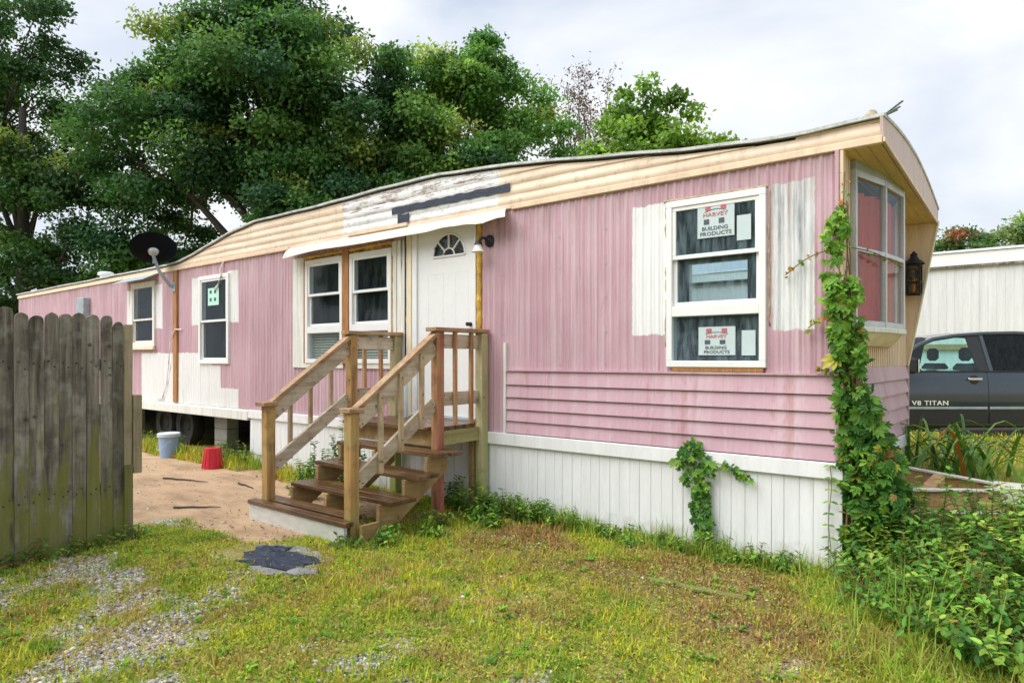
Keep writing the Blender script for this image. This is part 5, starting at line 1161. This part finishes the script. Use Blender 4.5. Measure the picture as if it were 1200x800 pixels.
spots = [(.30, .05, .42), (.35, -.15, .34), (.55, .20, .52), (.60, -.12, .45), (.85, .28, .62), (.82, -.05, .55), (.78, -.40, .42), (1.08, .10, .66), (1.10, -.22, .58), (1.06, -.55, .46), (.50, -.42, .28), (.72, -.68, .30), (.98, -.85, .36), (1.30, -.05, .66), (1.32, -.40, .56), (1.28, -.72, .46), (1.20, -1.02, .34), (1.45, -.95, .40), (1.15, .50, .60), (1.45, .35, .68), (.42, .42, .46), (.75, .62, .50), (1.6, -.1, .68), (1.62, -.55, .58), (1.0, -1.2, .22), (1.8, .3, .7), (.36, .75, .40), (.22, -.22, .24), (.40, -.62, .20), (.62, -.90, .22), (.85, -1.10, .22), (1.35, -1.3, .26)]
for i, (x, y, h) in enumerate(spots):
    shrub('honeysuckle', x, y, h*(.95 if i % 2 else 1.12), .36, 46, 'tangled green honeysuckle shrub growing by the trailer tongue' if i != 7 else 'green honeysuckle shrub bearing a cluster of white blossom', 'shrub', 'honeysuckle shrubs by the trailer tongue', L=.056, cols=HON+[(.36, .50, .07), (.34, .22, .06)], w=(3, 4, 3, 2, .8, .25), step=.046, blossom=(i == 7))
# weeds along the foot of the wall
x = -3.15
while x < -.1:
    hgt = rng.uniform(.10, .22) if x > -2.3 else rng.uniform(.18, .30)
    shrub('wall_weed', x, -.13-rng.uniform(0, .30 if x < -1.4 else .14), hgt*.9, .15, 13, 'low leafy weed at the foot of the white skirting', 'weed', 'weeds along the skirting', L=.042, cols=[(a_*1.25, b_*1.2, c_) for a_, b_, c_ in GREEN], step=.03); x += rng.uniform(.085, .15)
for (x, y, h) in ((-3.0, -.55, .20), (-2.85, -.35, .24), (-2.7, -.62, .14), (-3.12, -.95, .18), (-2.95, -1.2, .12), (-3.2, -1.45, .14), (-3.05, -1.6, .13), (-3.18, -.35, .28), (-3.25, -1.85, .12), (-2.5, -.3, .2), (-3.4, -.35, .30), (-3.55, -.3, .28)):
    shrub('stair_weed', x, y, h, .20, 16, 'broad leaved green weed beside the porch stairs', 'weed', 'weeds beside the porch stairs', L=.052, cols=[(a_*1.3, b_*1.25, c_) for a_, b_, c_ in GREEN], step=.035)
for (x, y, h) in ((-4.95, -.35, .62), (-5.2, -.45, .8), (-5.05, -.9, .5), (-5.5, -.4, .5), (-4.9, -1.2, .35), (-5.9, -.45, .35)):
    shrub('tall_weed', x, y, h, .16, 12, 'tall feathery weed standing behind the porch stairs', 'weed', 'tall weeds behind the stairs', L=.06, cols=GREEN, step=.035)
for i in range(26):
    x = -15+i*.33+rng.uniform(-.1, .1)
    if x > -6.2: break
    shrub('shade_weed', x, -.12+rng.uniform(-.25, .35), rng.uniform(.12, .32), .2, 10, 'bushy green weed along the open underside of the home', 'weed', 'weeds along the open underside', L=.06, cols=GREEN, step=.05)
for i in range(10):
    y = -2.85-.17*i; shrub('fence_weed', fx+.09+rng.uniform(0, .06), y, rng.uniform(.10, .20), .14, 7, 'small ragged weed at the foot of the picket fence', 'weed', 'weeds along the fence', L=.05, cols=GREEN+[(.25, .16, .05)], w=(3, 3, 2, 1, 1.5), step=.04)
# strap-leaved clump
lx_, ly_ = .45, 2.62; z0 = gz(lx_, ly_); r = root('lily_clump', (lx_, ly_, z0), 'clump of long arching strap leaves at the back corner of the home', 'plant')
LM = mat_leaf('strap_leaf', .2, .4, .4)
for k in range(80):
    a = rng.uniform(0, 6.28); ln = rng.uniform(.65, 1.15); out_ = rng.uniform(.25, .9)*ln; hh = rng.uniform(.36, .66)*ln/.75; wd = rng.uniform(.026, .048)
    b0 = np.array([lx_+rng.normal(0, .22), ly_+rng.normal(0, .20), z0]); dr_ = np.array([math.cos(a), math.sin(a), 0]); sd = np.array([-math.sin(a), math.cos(a), 0]); V = []
    if k < 3: out_, hh = .08, .62; b0 = np.array([.10, 2.55-.05*k, z0])
    for i, t in enumerate(np.linspace(0, 1, 7)):
        c_ = b0+dr_*out_*t+np.array([0, 0, hh*(2.0*t-1.55*t*t) if k > 2 else hh*t]); w_ = wd*(1-.9*t**2.2)*.5
        V += [c_-sd*w_+[0, 0, .006], c_-[0, 0, .003], c_+sd*w_+[0, 0, .006]]
    F_ = np.array([(i*3+j, i*3+j+1, i*3+j+4, i*3+j+3) for i in range(6) for j in range(2)]); c0 = palette(1, [(.06, .165, .03), (.10, .23, .04), (.17, .30, .05)])[0]
    np_mesh('strap_leaf', np.array(V), [F_], LM, r, np.repeat(np.array([c0 if k != 5 else (.35, .14, .02)]), len(V), 0), smooth=True)

# ------------------------------------------------------------------ grass and gravel
YG = np.array([(.54, .54, .04), (.42, .51, .04), (.26, .45, .035), (.62, .57, .06), (.60, .46, .12), (.15, .34, .03), (.50, .29, .08)])
def footprint(x, y):
    k = (x > -19) & (x < .05) & (y > -.03) & (y < 2.7)
    k |= (x > XS-.1) & (x < XR+.1) & (y > -1.84) & (y < -1.5)
    k |= (x > -3.86) & (x < -3.0) & (y > -2.66) & (y < -2.2) & (rng.random(len(x)) < .93)
    return k
def blades(n, xr, yr, lmin, lmax, wid, dens, seedcol=None, tilt=.55, green=0.):
    x = rng.uniform(*xr, n); y = rng.uniform(*yr, n); keep = rng.random(n) < dens(x, y); keep &= ~footprint(x, y); x, y = x[keep], y[keep]; n = len(x)
    z = H(x, y)-.004; _, g, bn = masks(x, y); ln = rng.uniform(lmin, lmax, n)*(.35+1.3*vnoise(x, y, 4.5, 80, 3)); a = rng.uniform(0, 6.28, n); tl = np.abs(rng.normal(0, tilt, n))+.12
    d = np.stack([np.cos(a)*np.sin(tl), np.sin(a)*np.sin(tl), np.cos(tl)], 1); sd = np.stack([-np.sin(a), np.cos(a), np.zeros(n)], 1)*(wid*rng.uniform(.6, 1.4, n))[:, None]; b0 = np.stack([x, y, z], 1)
    m_ = b0+d*ln[:, None]*.55; d2 = d.copy(); d2[:, 2] -= .55*rng.random(n); t_ = m_+unit(d2)*ln[:, None]*.5
    V = np.stack([b0-sd*.5, b0+sd*.5, m_+sd*.42, m_-sd*.42, t_], 1).reshape(-1, 3); k = (np.arange(n)*5)[:, None]
    pn = vnoise(x, y, 1.1, 90); lush = vnoise(x, y, .55, 120)
    w = np.array([3, 3, 2, 2, 1.2, 1.2, .8])
    i = rng.choice(7, n, p=w/w.sum()); C = YG[i]*(1+.22*rng.standard_normal((n, 1)))
    gr = ss((pn-.48)/.2)[:, None]; C = C*(1-gr*.35)+gr*.35*np.array([.18, .34, .035])
    f1 = ss((vnoise(x, y, 5.5, 400, 3)-.52)/.14)[:, None]*.6; C = C*(1-f1)+f1*palette(n, [(.12, .26, .03), (.19, .36, .04), (.09, .20, .03)])
    f2 = ss((vnoise(x, y, 4.2, 450, 3)-.55)/.12)[:, None]*.6; C = C*(1-f2)+f2*palette(n, [(.50, .30, .11), (.42, .25, .10), (.60, .46, .20), (.30, .18, .08)])
    C = C*(1-green)+green*palette(n, [(.13, .30, .035), (.22, .40, .05), (.30, .44, .06)])
    br = (bn*.92*(1-green))[:, None]*(rng.random(n)[:, None] < .85); C = C*(1-br)+br*palette(n, [(.40, .24, .09), (.31, .17, .07), (.50, .34, .15), (.19, .10, .05)])
    return V, [k+np.array([[0, 1, 2, 3]]), k+np.array([[3, 2, 4]])], np.repeat(np.clip(C, .01, .8), 5, 0)
def d_yard(x, y):
    dt, g, bn = masks(x, y); base = .62+.38*vnoise(x, y, 3, 33)
    dn = base*(1-.66*g)*(1-.99*dt)*(1-.25*bn)
    # thin out toward places the porch and fence leave unseen
    return dn
parts = [blades(380000, (-5.2, 2.4), (-4.5, -.02), .016, .048, .0074, d_yard, tilt=1.05)]
parts.append(blades(26000, (-5.2, 2.4), (-4.5, -.02), .05, .11, .006, lambda x, y: d_yard(x, y)*ss((vnoise(x, y, 1.6, 150)-.50)/.1), tilt=.6))
parts.append(blades(2600, (-3.0, .1), (-.36, -.04), .06, .20, .007, lambda x, y: np.full_like(x, .8), tilt=.55, green=.75))
parts.append(blades(9000, (-.4, 1.7), (-1.7, -.4), .06, .15, .006, lambda x, y: ss((x+.3+(y+1)*.3)/.9), tilt=1.3, green=.55))
parts.append(blades(900, (.3, 1.8), (-1.4, .6), .18, .42, .007, lambda x, y: np.full_like(x, .8), tilt=.45, green=.8))
parts.append(blades(60000, (-.5, 5.5), (.0, 6.6),  .03, .085, .010, lambda x, y: np.full_like(x, .85), tilt=.7))
parts.append(blades(12000, (-14, -5.2), (-.55, .25), .06, .22, .012, lambda x, y: ss((vnoise(x, y, 1.2, 170)-.35)/.2), tilt=.5))
n = 90000                                                       # small round-leaved clover between the blades
x = rng.uniform(-5.2, 2.2, n); y = rng.uniform(-4.5, -.05, n); keep = (rng.random(n) < d_yard(x, y)*ss((vnoise(x, y, 1.4, 200)-.38)/.2)) & ~footprint(x, y); x, y = x[keep], y[keep]; n = len(x)
P = np.stack([x, y, H(x, y)+rng.uniform(.004, .03, n)], 1)
parts.append(leaves(P, np.concatenate([rng.standard_normal((n, 2)), rng.normal(.1, .3, (n, 1))], 1), unit(np.array([[0, 0, 1.]])+rng.normal(0, .3, (n, 3))), rng.uniform(.010, .024, n), rng.uniform(.008, .016, n), palette(n, [(.24, .38, .035), (.36, .44, .05), (.14, .28, .03), (.46, .46, .07)]), .05))
nr = 420; x = rng.uniform(-5, 1.2, nr); y = rng.uniform(-4.4, -.2, nr); k_ = (rng.random(nr) < d_yard(x, y)) & ~footprint(x, y); x, y = np.repeat(x[k_], 8), np.repeat(y[k_], 8); n = len(x); a = rng.uniform(0, 6.28, n)
P = np.stack([x, y, H(x, y)+.008], 1)+rng.normal(0, .006, (n, 3)); rc = np.repeat(palette(n//8, [(.16, .38, .04), (.24, .46, .05), (.11, .27, .035)]), 8, 0)
parts.append(leaves(P, np.stack([np.cos(a), np.sin(a), rng.uniform(.15, .8, n)], 1), np.stack([-np.cos(a)*.3, -np.sin(a)*.3, np.ones(n)], 1), rng.uniform(.025, .06, n), rng.uniform(.012, .024, n), rc, .06, .15, True))
V, F_, Cc = join(parts); o = np_mesh('grass', V, F_, 'grass', None, Cc); tag(o, 'short yellow green grass and clover of the front yard', 'grass', kind='stuff')
# gravel
ico = np.array([(0, 0, 1), (.894, 0, .447), (.276, .851, .447), (-.724, .526, .447), (-.724, -.526, .447), (.276, -.851, .447), (.724, .526, -.447), (-.276, .851, -.447), (-.894, 0, -.447), (-.276, -.851, -.447), (.724, -.526, -.447), (0, 0, -1)])
icf = np.array([(0,1,2),(0,2,3),(0,3,4),(0,4,5),(0,5,1),(1,6,2),(2,7,3),(3,8,4),(4,9,5),(5,10,1),(2,6,7),(3,7,8),(4,8,9),(5,9,10),(1,10,6),(11,7,6),(11,8,7),(11,9,8),(11,10,9),(11,6,10)])
n = 90000; x = rng.uniform(-5.0, 1.2, n); y = rng.uniform(-4.5, -.4, n); dt, g, bn = masks(x, y); keep = (rng.random(n) < np.maximum(g*.95, .05)*(1-.9*dt)) & ~footprint(x, y); x, y = x[keep], y[keep]
x2 = rng.uniform(-9, -3.6, 500); y2 = rng.uniform(-2.4, -.4, 500); x = np.concatenate([x[:30000], x2]); y = np.concatenate([y[:30000], y2]); n = len(x)
sz = rng.uniform(.003, .009, n)*(1+1.0*(rng.random(n) < .08)); sc = np.stack([rng.uniform(.8, 1.3, n), rng.uniform(.7, 1.1, n), rng.uniform(.45, .75, n)], 1)*sz[:, None]; ang = rng.uniform(0, 6.28, n)
J = ico[None]*(1+.25*rng.standard_normal((n, 12, 1)))*sc[:, None]; cx_, sx_ = np.cos(ang)[:, None], np.sin(ang)[:, None]
V = np.stack([J[..., 0]*cx_-J[..., 1]*sx_, J[..., 0]*sx_+J[..., 1]*cx_, J[..., 2]], -1)+np.stack([x, y, H(x, y)+sz*.35], 1)[:, None]
Cc = np.repeat(palette(n, [(.48, .46, .44), (.30, .29, .30), (.62, .60, .56), (.14, .15, .17), (.52, .40, .32)], [3, 2.5, 2, 1.5, 2]), 12, 0)
o = np_mesh('gravel', V.reshape(-1, 3), [(icf[None]+(np.arange(n)*12)[:, None, None]).reshape(-1, 3)], 'stone', None, Cc); tag(o, 'grey and tan gravel scattered through the thin grass', 'gravel', kind='stuff')

n = 1500; x = rng.uniform(-5, 1.4, n); y = rng.uniform(-4.4, -.1, n); k_ = ~footprint(x, y); x, y = x[k_], y[k_]; n = len(x)
P = np.stack([x, y, H(x, y)+rng.uniform(.008, .03, n)], 1)
V, F_, Cc = leaves(P, np.concatenate([rng.standard_normal((n, 2)), rng.normal(0, .2, (n, 1))], 1), unit(np.array([[0, 0, 1.]])+rng.normal(0, .35, (n, 3))), rng.uniform(.02, .05, n), rng.uniform(.012, .028, n), palette(n, [(.30, .16, .06), (.20, .10, .05), (.42, .26, .10), (.14, .08, .05)]), .12, .1, True)
o = np_mesh('leaf_litter', V, F_, 'leaf', None, Cc); tag(o, 'dry brown leaves scattered over the grass', 'leaf litter', kind='stuff')
